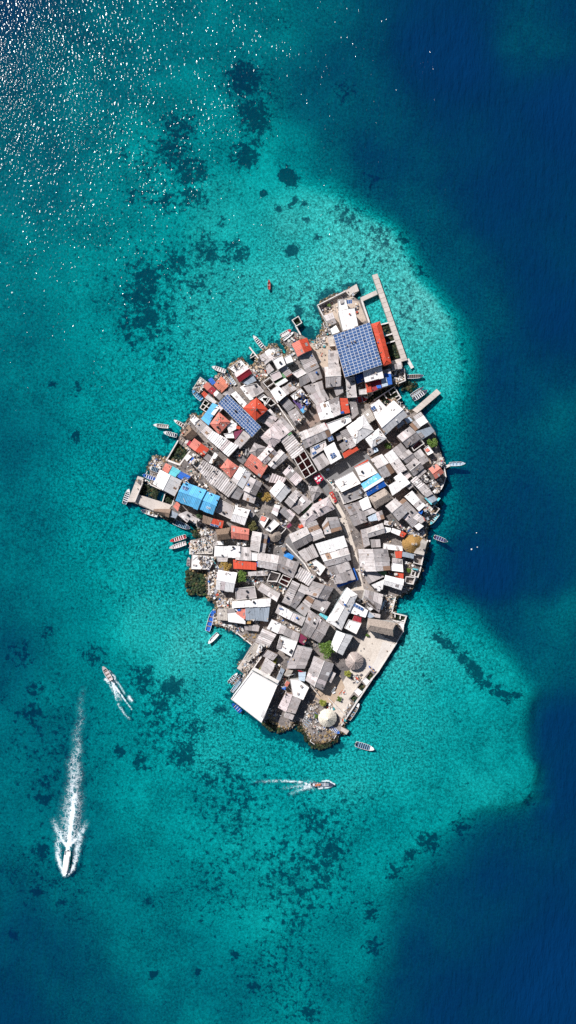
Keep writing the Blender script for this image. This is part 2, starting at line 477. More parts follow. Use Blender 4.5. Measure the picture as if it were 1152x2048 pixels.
def sea_mats():
    # sea bed
    m, t, b = newmat('sea_bed')
    N, L = t.nodes, t.links
    geo = N.new('ShaderNodeNewGeometry')
    at = N.new('ShaderNodeAttribute'); at.attribute_name = 'cover'
    fl = N.new('ShaderNodeAttribute'); fl.attribute_name = 'flat'
    n1 = N.new('ShaderNodeTexNoise'); n1.inputs['Scale'].default_value = 0.5; n1.inputs['Detail'].default_value = 9; n1.inputs['Roughness'].default_value = 0.7
    n2 = N.new('ShaderNodeTexNoise'); n2.inputs['Scale'].default_value = 1.1; n2.inputs['Detail'].default_value = 8; n2.inputs['Roughness'].default_value = 0.85
    n4 = N.new('ShaderNodeTexNoise'); n4.inputs['Scale'].default_value = 0.05; n4.inputs['Detail'].default_value = 6; n4.inputs['Roughness'].default_value = 0.6
    for n in (n1, n2, n4):
        L.new(geo.outputs['Position'], n.inputs['Vector'])
    # weed mask
    s1 = N.new('ShaderNodeMath'); s1.operation = 'MULTIPLY_ADD'; s1.inputs[1].default_value = 3.6; s1.inputs[2].default_value = -1.84
    L.new(n1.outputs[0], s1.inputs[0])
    s2 = N.new('ShaderNodeMath'); s2.operation = 'ADD'
    L.new(s1.outputs[0], s2.inputs[0]); L.new(at.outputs['Fac'], s2.inputs[1])
    wk = N.new('ShaderNodeMapRange'); wk.interpolation_type = 'SMOOTHSTEP'
    wk.inputs[1].default_value = 0.24; wk.inputs[2].default_value = 0.68
    L.new(s2.outputs[0], wk.inputs[0])
    # rubble mottling, contrast raised to paint in bright caustic light
    rb = N.new('ShaderNodeValToRGB')
    e = rb.color_ramp.elements
    e[0].position = 0.42; e[0].color = (0.055, 0.085, 0.09, 1)
    e[1].position = 0.61; e[1].color = (0.84, 0.82, 0.76, 1)
    L.new(n2.outputs[0], rb.inputs[0])
    sd = N.new('ShaderNodeValToRGB')
    e = sd.color_ramp.elements
    e[0].position = 0.36; e[0].color = (0.17, 0.21, 0.20, 1)
    e[1].position = 0.64; e[1].color = (0.60, 0.60, 0.53, 1)
    L.new(n4.outputs[0], sd.inputs[0])
    mf = N.new('ShaderNodeMath'); mf.operation = 'MULTIPLY_ADD'; mf.inputs[1].default_value = 0.42; mf.inputs[2].default_value = 0.52
    L.new(fl.outputs['Fac'], mf.inputs[0])
    ms = N.new('ShaderNodeMixRGB')
    L.new(mf.outputs[0], ms.inputs[0]); L.new(sd.outputs[0], ms.inputs[1]); L.new(rb.outputs[0], ms.inputs[2])
    mw = N.new('ShaderNodeMixRGB'); mw.inputs[2].default_value = (0.03, 0.05, 0.075, 1)
    wf = N.new('ShaderNodeMath'); wf.operation = 'MULTIPLY'; wf.inputs[1].default_value = 0.88
    L.new(wk.outputs[0], wf.inputs[0])
    L.new(wf.outputs[0], mw.inputs[0]); L.new(ms.outputs[0], mw.inputs[1])
    L.new(mw.outputs[0], b.inputs['Base Color'])
    b.inputs['Roughness'].default_value = 1.0
    b.inputs['Specular IOR Level'].default_value = 0.0
    # water
    m2 = bpy.data.materials.new('sea_water'); m2.use_nodes = True
    t = m2.node_tree; N, L = t.nodes, t.links
    N.clear()
    out = N.new('ShaderNodeOutputMaterial')
    ti = N.new('ShaderNodeAttribute'); ti.attribute_name = 'tint'
    bo = N.new('ShaderNodeAttribute'); bo.attribute_name = 'body'
    tr = N.new('ShaderNodeBsdfTransparent')
    L.new(ti.outputs['Color'], tr.inputs[0])
    df = N.new('ShaderNodeBsdfDiffuse')
    df.inputs[0].default_value = (0.0008, 0.033, 0.122, 1)
    m1 = N.new('ShaderNodeMixShader')
    L.new(bo.outputs['Fac'], m1.inputs[0]); L.new(tr.outputs[0], m1.inputs[1]); L.new(df.outputs[0], m1.inputs[2])
    geo = N.new('ShaderNodeNewGeometry')
    mp = N.new('ShaderNodeMapping'); mp.inputs['Rotation'].default_value = (0, 0, math.radians(35)); mp.inputs['Scale'].default_value = (1.0, 0.56, 1)
    L.new(geo.outputs['Position'], mp.inputs[0])
    w1 = N.new('ShaderNodeTexNoise'); w1.inputs['Scale'].default_value = 1.15; w1.inputs['Detail'].default_value = 0.6; w1.inputs['Roughness'].default_value = 0.45
    L.new(mp.outputs[0], w1.inputs['Vector'])
    w2 = N.new('ShaderNodeTexNoise'); w2.inputs['Scale'].default_value = 0.06; w2.inputs['Detail'].default_value = 2
    L.new(mp.outputs[0], w2.inputs['Vector'])
    st = N.new('ShaderNodeMapRange'); st.inputs[1].default_value = 0.3; st.inputs[2].default_value = 0.7; st.inputs[3].default_value = 0.55; st.inputs[4].default_value = 1.1
    L.new(w2.outputs[0], st.inputs[0])
    hm = N.new('ShaderNodeMath'); hm.operation = 'MULTIPLY'
    L.new(w1.outputs[0], hm.inputs[0]); L.new(st.outputs[0], hm.inputs[1])
    bp = N.new('ShaderNodeBump'); bp.inputs['Strength'].default_value = 1.0; bp.inputs['Distance'].default_value = WAVE
    L.new(hm.outputs[0], bp.inputs['Height'])
    w3 = N.new('ShaderNodeTexNoise'); w3.inputs['Scale'].default_value = 0.42; w3.inputs['Detail'].default_value = 3; w3.inputs['Roughness'].default_value = 0.6
    mp3 = N.new('ShaderNodeMapping'); mp3.inputs['Rotation'].default_value = (0, 0, math.radians(-28)); mp3.inputs['Scale'].default_value = (1.0, 0.3, 1)
    L.new(geo.outputs['Position'], mp3.inputs[0]); L.new(mp3.outputs[0], w3.inputs['Vector'])
    bp3 = N.new('ShaderNodeBump'); bp3.inputs['Strength'].default_value = 1.0; bp3.inputs['Distance'].default_value = 0.85
    L.new(w3.outputs[0], bp3.inputs['Height']); L.new(bp3.outputs[0], df.inputs['Normal'])
    gl = N.new('ShaderNodeBsdfGlossy'); gl.inputs['Roughness'].default_value = 0.10
    gl.inputs[0].default_value = (1, 1, 1, 1)
    L.new(bp.outputs[0], gl.inputs['Normal'])
    fr = N.new('ShaderNodeFresnel'); fr.inputs[0].default_value = 1.333
    m3 = N.new('ShaderNodeMixShader')
    fk = N.new('ShaderNodeMath'); fk.operation = 'MULTIPLY'; fk.inputs[1].default_value = 0.14
    L.new(fr.outputs[0], fk.inputs[0]); L.new(fk.outputs[0], m3.inputs[0]); L.new(m1.outputs[0], m3.inputs[1]); L.new(gl.outputs[0], m3.inputs[2])
    L.new(m3.outputs[0], out.inputs[0])
    return m, m2


WAVE = 0.36


def build_sea():
    mbed, mwat = sea_mats()
    st = 1.2
    xs = np.arange(-165, 165.01, st); ys = np.arange(-255, 255.01, st)
    ext = np.array([180, 220, 300, 500, 1000, 2500, 6000.])
    xs = np.concatenate([-ext[::-1], xs, ext]); ys = np.concatenate([-ext[::-1] - 60, ys, ext + 60])
    X, Y = np.meshgrid(xs, ys)
    PX = X / S + 576; PY = 1024 - Y / S
    dep, cov, flat = depth_cover(np.clip(PX, -700, 1900), np.clip(PY, -700, 2800))
    far = smooth01((np.maximum(np.abs(X) / 165, np.abs(Y) / 255) - 0.86) / 0.14)
    dep = dep * (1 - far) + 20.0 * far; cov = cov * (1 - far)
    nx, ny = len(xs), len(ys)
    idx = np.arange(nx * ny).reshape(ny, nx)
    F = np.stack([idx[:-1, :-1], idx[:-1, 1:], idx[1:, 1:], idx[1:, :-1]], -1).reshape(-1, 4)

    def grid(name, Z, mat):
        me = bpy.data.meshes.new(name)
        V = np.stack([X, Y, Z], -1).reshape(-1, 3).astype(np.float32)
        me.vertices.add(len(V)); me.vertices.foreach_set('co', V.ravel())
        me.loops.add(F.size); me.loops.foreach_set('vertex_index', F.ravel().astype(np.int32))
        me.polygons.add(len(F)); me.polygons.foreach_set('loop_start', np.arange(0, F.size, 4, dtype=np.int32))
        me.polygons.foreach_set('use_smooth', np.ones(len(F), bool))
        me.materials.append(mat)
        me.update(calc_edges=True)
        o = bpy.data.objects.new(name, me)
        link(o)
        return o, me

    bump = (1 - far) * 0.5 * fbm(PX, PY, 22, 51, 4) * np.clip(cov + 0.3, 0, 1.2) * 2
    o, me = grid('seabed', -np.maximum((dep - bump) * 0.36, 0.5), mbed)
    o['kind'] = 'structure'
    for nm, A in (('cover', cov), ('flat', flat)):
        a = me.attributes.new(nm, 'FLOAT', 'POINT'); a.data.foreach_set('value', A.ravel().astype(np.float32))
    o, me = grid('sea', 0.05 * fbm(PX, PY, 20, 61, 3) * (1 - far), mwat)
    o['kind'] = 'structure'
    k = np.array([0.76, 0.074, 0.064])
    T = np.exp(-dep[..., None] * k * 1.0)
    T = np.concatenate([T, np.ones(dep.shape + (1,))], -1)
    a = me.attributes.new('tint', 'FLOAT_COLOR', 'POINT'); a.data.foreach_set('color', T.ravel().astype(np.float32))
    a = me.attributes.new('body', 'FLOAT', 'POINT'); a.data.foreach_set('value', (1 - np.exp(-0.05 * np.maximum(dep - 1.5, 0))).ravel().astype(np.float32))


build_sea()

# ------------------------------------------------------------------ island ground


def poly_sheet(name, pts_px, z, mat, z0=None, kind='structure', parent=None):
    bm = bmesh.new()
    vs = [bm.verts.new(P(x, y, z)) for x, y in pts_px]
    f = bm.faces.new(vs)
    f.normal_update()
    if f.normal.z < 0:
        f.normal_flip()
    if z0 is not None:
        r = bmesh.ops.extrude_face_region(bm, geom=[f])
        vv = [e for e in r['geom'] if isinstance(e, bmesh.types.BMVert)]
        for v in vs:
            v.co.z = z0
    bmesh.ops.triangulate(bm, faces=bm.faces[:])
    bmesh.ops.recalc_face_normals(bm, faces=bm.faces[:])
    me = bpy.data.meshes.new(name)
    bm.to_mesh(me); bm.free()
    me.materials.append(mat)
    o = bpy.data.objects.new(name, me)
    if kind:
        o['kind'] = kind
    return link(o, parent)


M_GROUND = groundmat()
poly_sheet('ground', LAND, G0, M_GROUND, z0=-3.0)
M_PLAZA = surf('plaza_concrete', (0.20, 0.195, 0.20), dirt=0.5, var=0.05, scale=0.25, stain=(0.10, 0.09, 0.085), rough=0.9)
M_SAND = surf('packed_sand', (0.64, 0.57, 0.50), dirt=0.55, var=0.05, scale=0.3, stain=(0.34, 0.26, 0.21), rough=0.95)
M_TERR = surf('terrace_concrete', (0.66, 0.61, 0.56), dirt=0.4, var=0.05, scale=0.22, stain=(0.36, 0.28, 0.24), rough=0.9)
poly_sheet('plaza', [(638, 950), (660, 938), (690, 918), (712, 908), (733, 903), (742, 918), (700, 944), (668, 962), (652, 962), (662, 985), (655, 992), (640, 968), (630, 958)], G0 + .005, M_PLAZA)
poly_sheet('street', [(655, 992), (664, 985), (690, 1030), (704, 1075), (712, 1100), (722, 1150), (728, 1180), (700, 1182), (712, 1165), (705, 1120), (700, 1085), (680, 1045), (668, 1010)], G0 + .009, M_SAND)
poly_sheet('lane_upper', [(590, 865), (605, 850), (628, 832), (642, 812), (650, 822), (640, 842), (622, 855), (602, 868)], G0 + .013, surf('brown_lane', (0.27, 0.20, 0.17), dirt=0.4, var=0, scale=0.5))
poly_sheet('lane_middle', [(540, 1130), (575, 1075), (600, 1060), (592, 1095), (620, 1145), (632, 1160), (600, 1140), (575, 1115)], G0 + .017, M_PLAZA)
poly_sheet('terrace', [(745, 1260), (790, 1285), (757, 1343), (740, 1341), (722, 1363), (706, 1386), (697, 1398), (704, 1406), (684, 1436), (655, 1420), (676, 1380), (700, 1340), (712, 1310), (722, 1280)], G0 + .021, M_SAND)
poly_sheet('quay_apron', [(765, 1283), (792, 1289), (757, 1343), (746, 1342), (743, 1332), (752, 1318), (760, 1300)], G0 + .025, M_TERR)
poly_sheet('yard', [(620, 1385), (660, 1360), (680, 1350), (690, 1375), (664, 1412), (640, 1400)], G0 + .029, surf('yard_dirt', (0.50, 0.38, 0.28), dirt=0.5, var=0, scale=0.5))
poly_sheet('tip_yard', [(640, 612), (705, 577), (710, 590), (700, 600), (718, 603), (733, 641), (700, 655), (668, 668)], G0 + .033, surf('tip_yard_dirt', (0.54, 0.44, 0.36), dirt=0.6, var=0, scale=0.5))
poly_sheet('scrap_yard', [(604, 700), (640, 675), (664, 670), (668, 700), (655, 735), (646, 735), (615, 705)], G0 + .037, surf('scrap_yard_dirt', (0.52, 0.42, 0.34), dirt=0.55, var=0, scale=0.5))
PLAN = """
@620,540
pier c 515,300 670,200 705,300 550,365 z=1.25 n=3 | concrete quay slab at the upper tip of the island, beside the dark water gap
slab w 400,430 512,420 550,560 412,592 h=2.6
mono w 412,592 640,558 692,800 482,870 h=4.5
mono l 195,655 325,610 352,690 240,735 h=3
mono g 240,735 352,690 380,755 270,810 h=3
mono w 295,845 375,795 425,890 325,925 h=3.2
solar - 520,430 605,425 607,485 530,495 nx=3 ny=1 h=2.2
slab c 255,960 330,940 378,1090 285,1100 h=2.2
junk 130,520 330,440 400,560 200,640
junk 450,380 620,345 620,420 460,430
junk 630,470 690,470 700,640 650,640
junk 30,1040 200,960 280,1080 90,1140 d=2
junk 190,800 280,780 320,920 240,940 d=2
tree 275,515 30 green | small green bush in the walled yard at the upper tip
wall 110,505 515,300 w=.35 h=2.2 | long pale parapet wall along the upper left edge of the tip yard
wall 110,505 330,930 w=.35 h=2.0 | pale boundary wall down the left side of the tip yard
@0,0,1
bigsolar l 666.5,670 739.5,644 764,730 690,755 h=7 nx=10 ny=15
hip r 760,644 782,725 765.5,731 742.5,649.5 h=5
pier c 744.3,550.4 754.7,547 813.5,716 803,719 z=1.3 n=18 | long straight concrete pier running down the upper right side
pier c 720.8,595 752,580.5 755.5,588.5 723,603.5 z=1.26 n=4 | short concrete arm joining the long pier to the tip yard
pier c 782,722 812.5,713.5 815,720 784,728.5 z=1.22 n=4 | concrete arm closing the foot of the long pier beside the red hipped roof
wall 762,649 778,645 w=.5 h=1.0 b=-2 | first thin white pen wall beside the red hipped roof, nearest the green pool
wall 769,672 785.5,667 w=.5 h=1.0 b=-2 | second thin white pen wall beside the red hipped roof, the middle one
wall 773.5,686.5 791.5,681 w=.5 h=1.0 b=-2 | third thin white pen wall beside the red hipped roof, farthest from the pool
wall 724,602 738,643 w=.7 h=1.3 b=-2 | pale kerb wall on the land side of the green pool
@480,620
gable r 750,490 830,670 1030,575 960,405 h=4.2 flipcol=p
mono g 850,670 1025,590 1140,820 970,910 h=3.4
mono g 970,920 1140,840 1185,975 1040,1040 h=3
mono d 850,985 970,925 1015,1025 870,1110 h=3
slab l 750,910 880,840 960,910 830,980 h=3
slab w 465,720 600,640 660,790 545,860 h=4.4
slab w 620,690 720,640 770,740 660,780 h=3.2
mono w 360,600 430,560 510,690 430,730 h=3.4
mono l 280,660 360,615 430,730 350,800 h=3
mono l 370,820 420,770 490,860 400,920 h=2.8
mono g 570,860 660,790 750,905 660,960 h=3.2
mono p 665,945 745,900 752,920 675,965 h=3.0
slab lp 430,930 560,870 610,960 480,1030 h=3.4
mono G 562,885 598,868 655,960 610,985 h=3.0
mono G 495,1055 610,985 655,960 665,975 510,1075 h=2.9
mono w 505,1068 650,980 690,1020 550,1100 h=3.6
frame B 330,1040 430,970 490,1040 390,1110 nx=1 ny=1 h=3
frame B 390,1112 490,1042 530,1100 440,1165 nx=1 ny=1 h=3
junk 200,840 330,800 400,940 300,1010 d=2
junk 450,570 560,560 560,640 480,690 d=2
junk 680,540 760,520 840,720 780,720 d=1.6
junk 690,440 860,330 880,410 760,480 d=2
junk 720,980 850,1080 760,1100 680,1000
junk 280,680 350,760 330,800 270,720
wall 140,540 260,690 w=.5 h=1.0 b=-2 | thin white plank jetty pointing up left from the cluttered white deck
wall 190,600 150,660 w=.25 h=.9 b=-2 | first short white stake beam branching off the thin plank jetty
wall 230,645 150,690 w=.25 h=.9 b=-2 | second short white stake beam branching off the thin plank jetty
frame w 750,145 840,90 890,180 810,230 nx=1 ny=1 h=1.6 b=-2.5 water=1
wall 805,235 870,350 w=.5 h=1.2 b=-2 | thin white catwalk leading out to the small black square pen
boat 345,555 190,370 62 white navy n=5 | white open boat with navy bow floating off the upper left shore
boat 585,375 735,285 60 white navy n=4 red=1 | white boat with red bow piece moored beside the red gabled house
boat 625,432 770,320 40 white white n=2 z=1.1 | plain white canoe lying on the deck beside the red gabled house
@620,680
mono l 265,165 405,150 420,400 270,400 h=4.0
gable l 212,395 435,390 442,660 232,685 h=3.6
mono w 765,460 1025,380 1060,540 800,605 h=5.2
mono b 645,515 765,485 785,590 680,630 h=2.6
slab l 512,545 640,525 675,825 540,832 h=3.8
slab l 705,720 815,700 825,775 710,785 h=2.6
mono r 800,622 870,605 890,745 820,755 h=3.2
mono R 870,600 1020,560 1050,680 890,745 h=2.8
mono b 955,655 1022,645 1028,690 970,695 h=3.4
mono lb 1025,560 1095,540 1125,655 1035,680 h=3.0
mono w 85,950 265,875 345,1110 150,1150 h=4.6
mono l 265,875 415,815 440,1065 345,1110 h=4.6
mono r 420,840 535,840 570,1045 440,1070 h=3.8
mono b 440,1032 483,1020 492,1052 446,1062 h=4.3
mono g 340,690 470,670 480,760 380,800 h=2.5
mono g 575,890 660,860 700,1060 600,1150 h=2.4
boat 620,880 835,835 95 white red n=2 z=0.5 | beamy white boat with a dark red deck berthed in the narrow inlet
junk 670,640 800,640 700,700 690,760
junk 700,780 900,760 860,860 800,840 d=1.2
junk 480,720 560,720 560,830 490,820
@740,700
mono l 185,290 290,265 305,340 215,350 h=2.6
mono b 200,335 300,345 320,490 260,500 h=2.7
mono l 385,185 445,170 460,265 400,275 h=2.6
mono g 310,215 380,195 395,270 320,290 h=2.4
junk 305,290 480,280 500,430 330,470 d=3
junk 400,280 490,270 505,420 420,450 d=2
wall 492,275 510,437 420,475 w=.3 h=1.5 | low pale wall round the cluttered deck below the long pier
wall 550,150 600,240 w=1.3 h=.25 b=-2 | sunken slab of broken concrete off the foot of the long pier
boat 535,385 770,372 62 white navy n=6 | white boat with six dark thwarts moored below the long pier, pointing right
boat 590,660 765,540 52 white navy n=4 | upper of the two white boats side by side beside the slanting jetty
boat 625,712 825,580 66 white navy n=5 | lower of the two white boats side by side, nearest the slanting jetty
pier c 610,865 960,560 1020,620 680,910 z=1.3 n=8 | slanting concrete jetty jutting out from the right shore
wall 60,720 350,530 445,685 390,725 w=.35 h=1.7 b=-2 | roofless white frame wall round the black inlet beside the big white roof
wall 205,640 240,695 w=.3 h=1.6 b=-2 | first white stub wall inside the black inlet frame
wall 270,590 300,645 w=.3 h=1.6 b=-2 | second white stub wall inside the black inlet frame
wall 370,595 325,625 w=.3 h=1.6 b=-2 | third white stub wall inside the black inlet frame
wall 415,655 370,675 w=.3 h=1.6 b=-2 | fourth white stub wall inside the black inlet frame
mono w 10,795 130,715 230,820 75,960 h=4.2
solar - 5,832 62,795 92,845 40,880 nx=2 ny=1
junk 190,740 330,710 340,740 220,810
junk 380,700 560,900 540,920 370,740 d=2
@0,0,1
gable w 750.6,833.3 787.2,802 813.6,831.3 770.7,868.8 h=5 rp=.62
@620,800
mono c 735,215 855,125 945,270 860,330 h=3.6
hip w 530,395 770,212 912,445 660,632 h=4.2
hip w 790,552 985,410 1097,550 892,692 h=3.6
mono g 435,462 540,410 660,640 570,700 h=3.8
mono l 575,640 625,615 660,655 585,700 h=3.9
mono g 420,640 500,590 560,690 480,740 h=2.8
mono r 470,770 655,655 700,715 500,835 h=3.4
mono w 195,700 345,610 455,830 300,922 h=4.0
solar - 285,795 350,750 377,800 312,848 nx=2 ny=2
solar - 250,545 318,510 345,570 275,602 nx=2 ny=2 h=3.6
slab l 0,690 220,590 240,650 195,715 20,830 h=3.3
solar - 45,682 125,635 145,668 65,718 nx=3 ny=1
solar - 25,760 85,730 97,770 40,797 nx=2 ny=1
mono g 20,830 185,760 290,910 130,1015 h=3.2
slab w 235,340 575,215 600,305 300,495 h=4.0
mono d 365,490 440,470 470,560 400,590 h=2.6
mono g 830,700 900,690 930,760 870,800 h=2.6
mono lb 900,690 960,680 985,730 930,760 h=2.7
mono R 205,345 225,335 300,480 285,488 h=3.9
mono B 870,820 1000,750 1010,770 880,845 h=2.2
junk 430,560 500,540 520,590 430,620
junk 700,700 850,700 860,800 760,760
tree 1110,660 50 green | green shrub in the shaded gap beside the two white hipped roofs
@0,0,1
gable l 598,866 648,846 662,872 611,896 h=3.8
frame R 587.7,916.3 608.5,900.6 632.8,942.3 610.3,956.2 nx=2 ny=3 h=3.6
@500,740
mono w 290,300 420,235 520,360 395,470 h=4.2
mono l 440,270 580,175 670,270 520,365 h=3.2 st=1
slab w 585,370 730,265 790,330 640,440 h=3.2
mono u 620,440 690,395 830,570 760,610 h=2.6
mono b 705,370 770,335 790,400 740,425 h=3.5
mono b 780,440 830,420 870,480 820,510 h=3.2
mono a 720,570 780,535 815,580 762,622 h=3.0
mono d 430,470 530,385 650,520 545,600 h=2.8
mono g 545,610 660,550 760,690 650,800 h=3.3
frame B 235,470 300,410 370,480 300,520 nx=1 ny=1 h=2.6
mono l 850,372 1060,278 1140,412 962,512 h=3.4
mono g 775,240 1035,150 1058,272 862,362 h=2.8
mono lp 290,832 455,670 625,850 430,1000 h=4.0 st=1
hip lp 140,960 290,842 440,1010 320,1130 h=3.8 st=1
mono g 220,770 275,650 400,690 290,830 h=3.0
mono d 95,720 250,595 270,650 215,770 h=2.6
mono l 250,590 290,560 380,660 350,690 h=2.6
slab l 175,400 270,395 300,410 215,520 h=3.0
junk 220,460 320,560 260,560 180,420 d=2
junk 320,520 420,520 450,640 360,640 d=2
junk 560,300 840,330 900,540 820,600 d=1.5
junk 620,690 800,640 760,740 660,760
junk 640,900 720,880 760,1060 720,1100 d=1.5
wall 400,500 640,850 w=.4 h=1.6 | pale garden wall along the narrow tan lane in the upper middle
@520,760,5.76
mono l 240,690 350,600 505,800 370,910 h=3.8 st=1
mono G 320,625 355,598 370,615 330,640 h=3.95
mono lp 0,890 95,755 205,850 60,970 h=3.6
gable l 90,950 230,800 320,890 165,1025 h=3.2
@380,700
slab c 40,560 150,390 245,460 130,620 h=1.8
mono p 185,520 245,460 315,520 250,585 h=2.9
mono R 255,590 320,520 380,575 315,640 h=2.9
mono r 165,630 200,590 260,640 215,695 h=2.8
mono l 215,690 260,640 385,745 350,775 h=2.9
gable o 345,510 455,615 580,500 450,385 h=3.6
mono b 260,430 310,395 370,470 320,505 h=2.0
mono w 325,630 375,575 415,615 370,670 h=2.9
mono g 375,675 420,615 480,665 420,720 h=2.9
frame w 145,830 215,715 340,800 230,890 nx=2 ny=2 h=1.6 b=-2 water=1
mono a 160,985 325,765 400,800 270,1080 h=3.6
mono w 305,920 385,810 420,840 345,940 h=4.0
mono lp 370,830 405,785 475,840 410,905 h=3.4
hip p 288,1063 418,900 580,1038 418,1213 h=3.8
mono w 530,1080 600,1010 680,1080 560,1200 h=3.2
mono g 465,640 580,530 640,590 560,665 h=3.6
mono w 590,640 660,595 815,770 770,830 h=3.6
slab w 560,260 730,140 800,220 650,330 h=2.6
gable R 640,340 810,225 895,335 710,465 h=3.6 flipcol=lp
mono s 745,470 900,360 955,440 830,500 h=2.8
slab l 760,520 960,480 1065,595 900,690 h=3.4
mono g 905,560 1010,520 1065,595 950,670 h=3.7
mono w 720,540 790,500 920,700 860,720 h=3.0
slab w 985,700 1060,640 1130,690 1080,760 h=3.0
mono g 960,690 1040,620 1060,640 985,700 h=2.8
pyr r 770,835 955,690 1112,860 945,1012 h=5
slab w 5,985 50,930 130,1000 70,1050 h=3.0
junk 60,560 150,420 230,480 130,610 d=3
junk 620,270 700,170 760,210 680,310 d=2
junk 890,290 1000,240 1110,370 960,450 d=2.5
junk 370,380 430,340 470,375 410,420 d=2
junk 470,350 600,500 580,520 440,370
junk 800,240 860,210 890,260 850,270 d=2
boat 512,310 315,240 62 white navy n=4 | white boat with a dark interior floating off the salmon roofed house
boat 602,502 460,330 44 white navy n=7 z=1.1 | long white boat with many dark thwarts hauled up beside the salmon roof
boat 655,502 540,340 48 white white n=4 z=1.1 | white boat hauled up in the channel left of the small red gable roof
boat 170,715 35,580 75 white a n=4 | white boat with pale blue seats under the pink and maroon roofs
@0,0,1
bigsolar g 454.6,787.7 522.3,853.6 504,874.5 436.4,806.8 h=6.2 nx=17 ny=5
@240,900
boat 62,775 132,560 70 white navy n=5 | white boat with blue thwarts lying off the leftmost quay
boat 560,300 425,250 72 white navy n=4 z=1.15 | white boat with dark thwarts hauled onto the left deck, upper one of two
boat 510,420 325,355 62 white b n=4 z=1.15 | narrow boat with blue bow hauled onto the left deck, lower one of two
boat 540,942 305,868 62 white white n=3 | white boat with a grey cockpit moored below the leftmost quay
boat 770,1030 1010,1130 82 white navy n=7 | broad white boat with seven dark thwarts moored below the azure roofs
pier c 255,375 350,405 210,752 108,745 z=1.3 n=6 | pale concrete quay forming the leftmost end of the island
pier c 262,640 540,728 745,795 690,880 470,870 215,745 z=1.28 n=1 | pale concrete quay along the lower side of the left green pen
wall 320,480 215,740 w=.25 h=1.7 | thin inner parapet along the leftmost quay
wall 650,620 610,750 w=.35 h=1.2 b=-2 | thin white divider wall across the left green pen
wall 785,680 745,800 w=.35 h=1.2 b=-2 | thin white end wall of the left green pen
wall 440,500 780,655 w=.4 h=1.6 b=-2 | white wall along the foot of the big white and grey gable roof
gable w 580,290 485,490 780,660 890,445 h=4.2
mono p 605,280 660,190 745,235 690,340 h=3.4
mono t 690,340 755,235 870,300 800,390 h=3.2
mono b 825,385 875,310 1015,380 955,465 h=3.4
gable B 480,850 730,850 700,970 540,910 h=2.8
mono s 720,960 750,870 835,920 800,985 h=2.6
mono p 765,810 820,745 865,790 830,880 h=2.8
mono l 830,930 960,880 1040,930 960,1040 h=2.4
mono l 940,960 1030,940 1152,1010 1090,1060 h=2.3
junk 490,120 640,160 590,260 450,220 d=2.5
junk 360,320 540,340 520,360 390,340
junk 330,420 490,450 420,500 350,470 d=2
junk 220,430 310,420 300,470 240,470
junk 860,480 920,400 1060,420 1100,480 d=2
junk 1000,150 1140,170 1152,330 1020,330 d=2
@0,0,1
gable a 368.5,964.6 412.6,980.3 395,1018.5 351.8,1001 h=4.6
solar - 366,971 376.5,974.5 373.5,983.5 363.5,980 nx=2 ny=2
@300,820
boat 265,240 50,215 56 white white n=5 | pale slim boat with pink seats farthest out off the left shore
boat 385,370 195,320 62 white navy n=5 | white boat moored just below the pale slim boat off the left shore
boat 520,250 345,145 52 white brown n=4 | pale boat with brown seats nosed out beside the stick roofed deck
wall 400,445 240,718 w=.45 h=1.5 b=-2 | white outer wall of the dark green left pen
wall 240,720 425,788 w=.7 h=1.3 b=-2 | pale lower wall of the dark green left pen
wall 425,788 575,590 w=.6 h=1.2 b=-2 | tan stone edge on the land side of the dark green left pen
thgable B 430,360 560,210 680,350 560,440 h=2.6
mono w 575,140 625,65 715,140 640,215 h=3.0
mono l 640,220 730,150 900,290 820,400 h=3.0
mono p 560,520 640,410 735,480 650,590 h=3.4
mono r 655,590 740,485 850,565 765,670 h=3.4
mono R 525,490 570,440 610,470 565,520 h=3.0
mono w 495,690 555,640 600,672 530,740 h=2.8
mono b 555,770 615,680 635,695 575,782 h=2.85
mono w 578,782 636,697 665,715 610,790 h=2.8
mono g 770,690 830,630 900,680 850,760 h=2.8
mono w 850,760 930,610 975,650 890,770 h=3.0
mono l 680,840 765,725 1015,880 885,1080 h=3.4 st=1
mono l 510,440 560,420 540,490 500,480 h=2.4
junk 420,390 510,440 590,580 540,580 d=1.5
junk 440,280 520,180 580,200 480,350 d=1.5
junk 590,600 740,620 750,690 640,680 d=2
junk 580,860 740,940 720,1000 600,960 d=2.5
junk 620,1010 840,1090 800,1150 680,1060 d=2
junk 640,720 720,700 720,760 650,840
junk 770,430 960,570 940,600 780,500
junk 900,700 1010,740 1000,860 920,770 d=1.5
@0,0,1
mono w 415.3,877 425.7,861.7 476.3,892 456.8,913 h=3.8 st=1
@420,840
mono l 25,925 150,745 385,955 265,1110 h=3.6 st=1
pyr p 150,690 255,560 415,675 300,830 h=3.6
gable w 430,675 305,860 475,990 590,770 h=3.6
gable g 580,820 480,1010 655,1090 750,910 h=3.4
mono d 290,1110 385,958 490,1020 415,1150 h=2.9
gable p 600,490 830,660 730,825 495,650 h=3.6
mono g 345,330 460,140 590,235 430,410 h=3.2
mono m 345,170 475,140 365,280 345,250 h=3.3
hip g 560,470 640,330 805,395 670,530 h=3.0
mono d 330,520 560,400 570,470 480,640 h=2.2
gable lp 845,365 680,540 795,640 970,475 h=3.8 rp=.55
gable l 1010,425 835,640 925,705 1120,530 h=3.6
mono lp 850,890 900,770 1100,840 1050,920 h=2.8 st=1
slab w 200,200 330,180 350,260 230,260 h=3.0
mono w 320,60 380,40 375,130 310,170 h=3.2
mono r 385,80 440,100 430,135 380,125 h=3.1
mono d 740,810 850,780 920,850 820,880 h=2.4
junk 330,440 560,420 430,560 340,560
junk 470,690 600,780 590,830 500,760
junk 630,800 760,860 750,910 640,850
junk 700,980 780,960 760,1050 690,1080 d=1.5
junk 40,560 150,560 140,650 50,640 d=1.5
junk 940,700 1080,650 1040,760 960,760
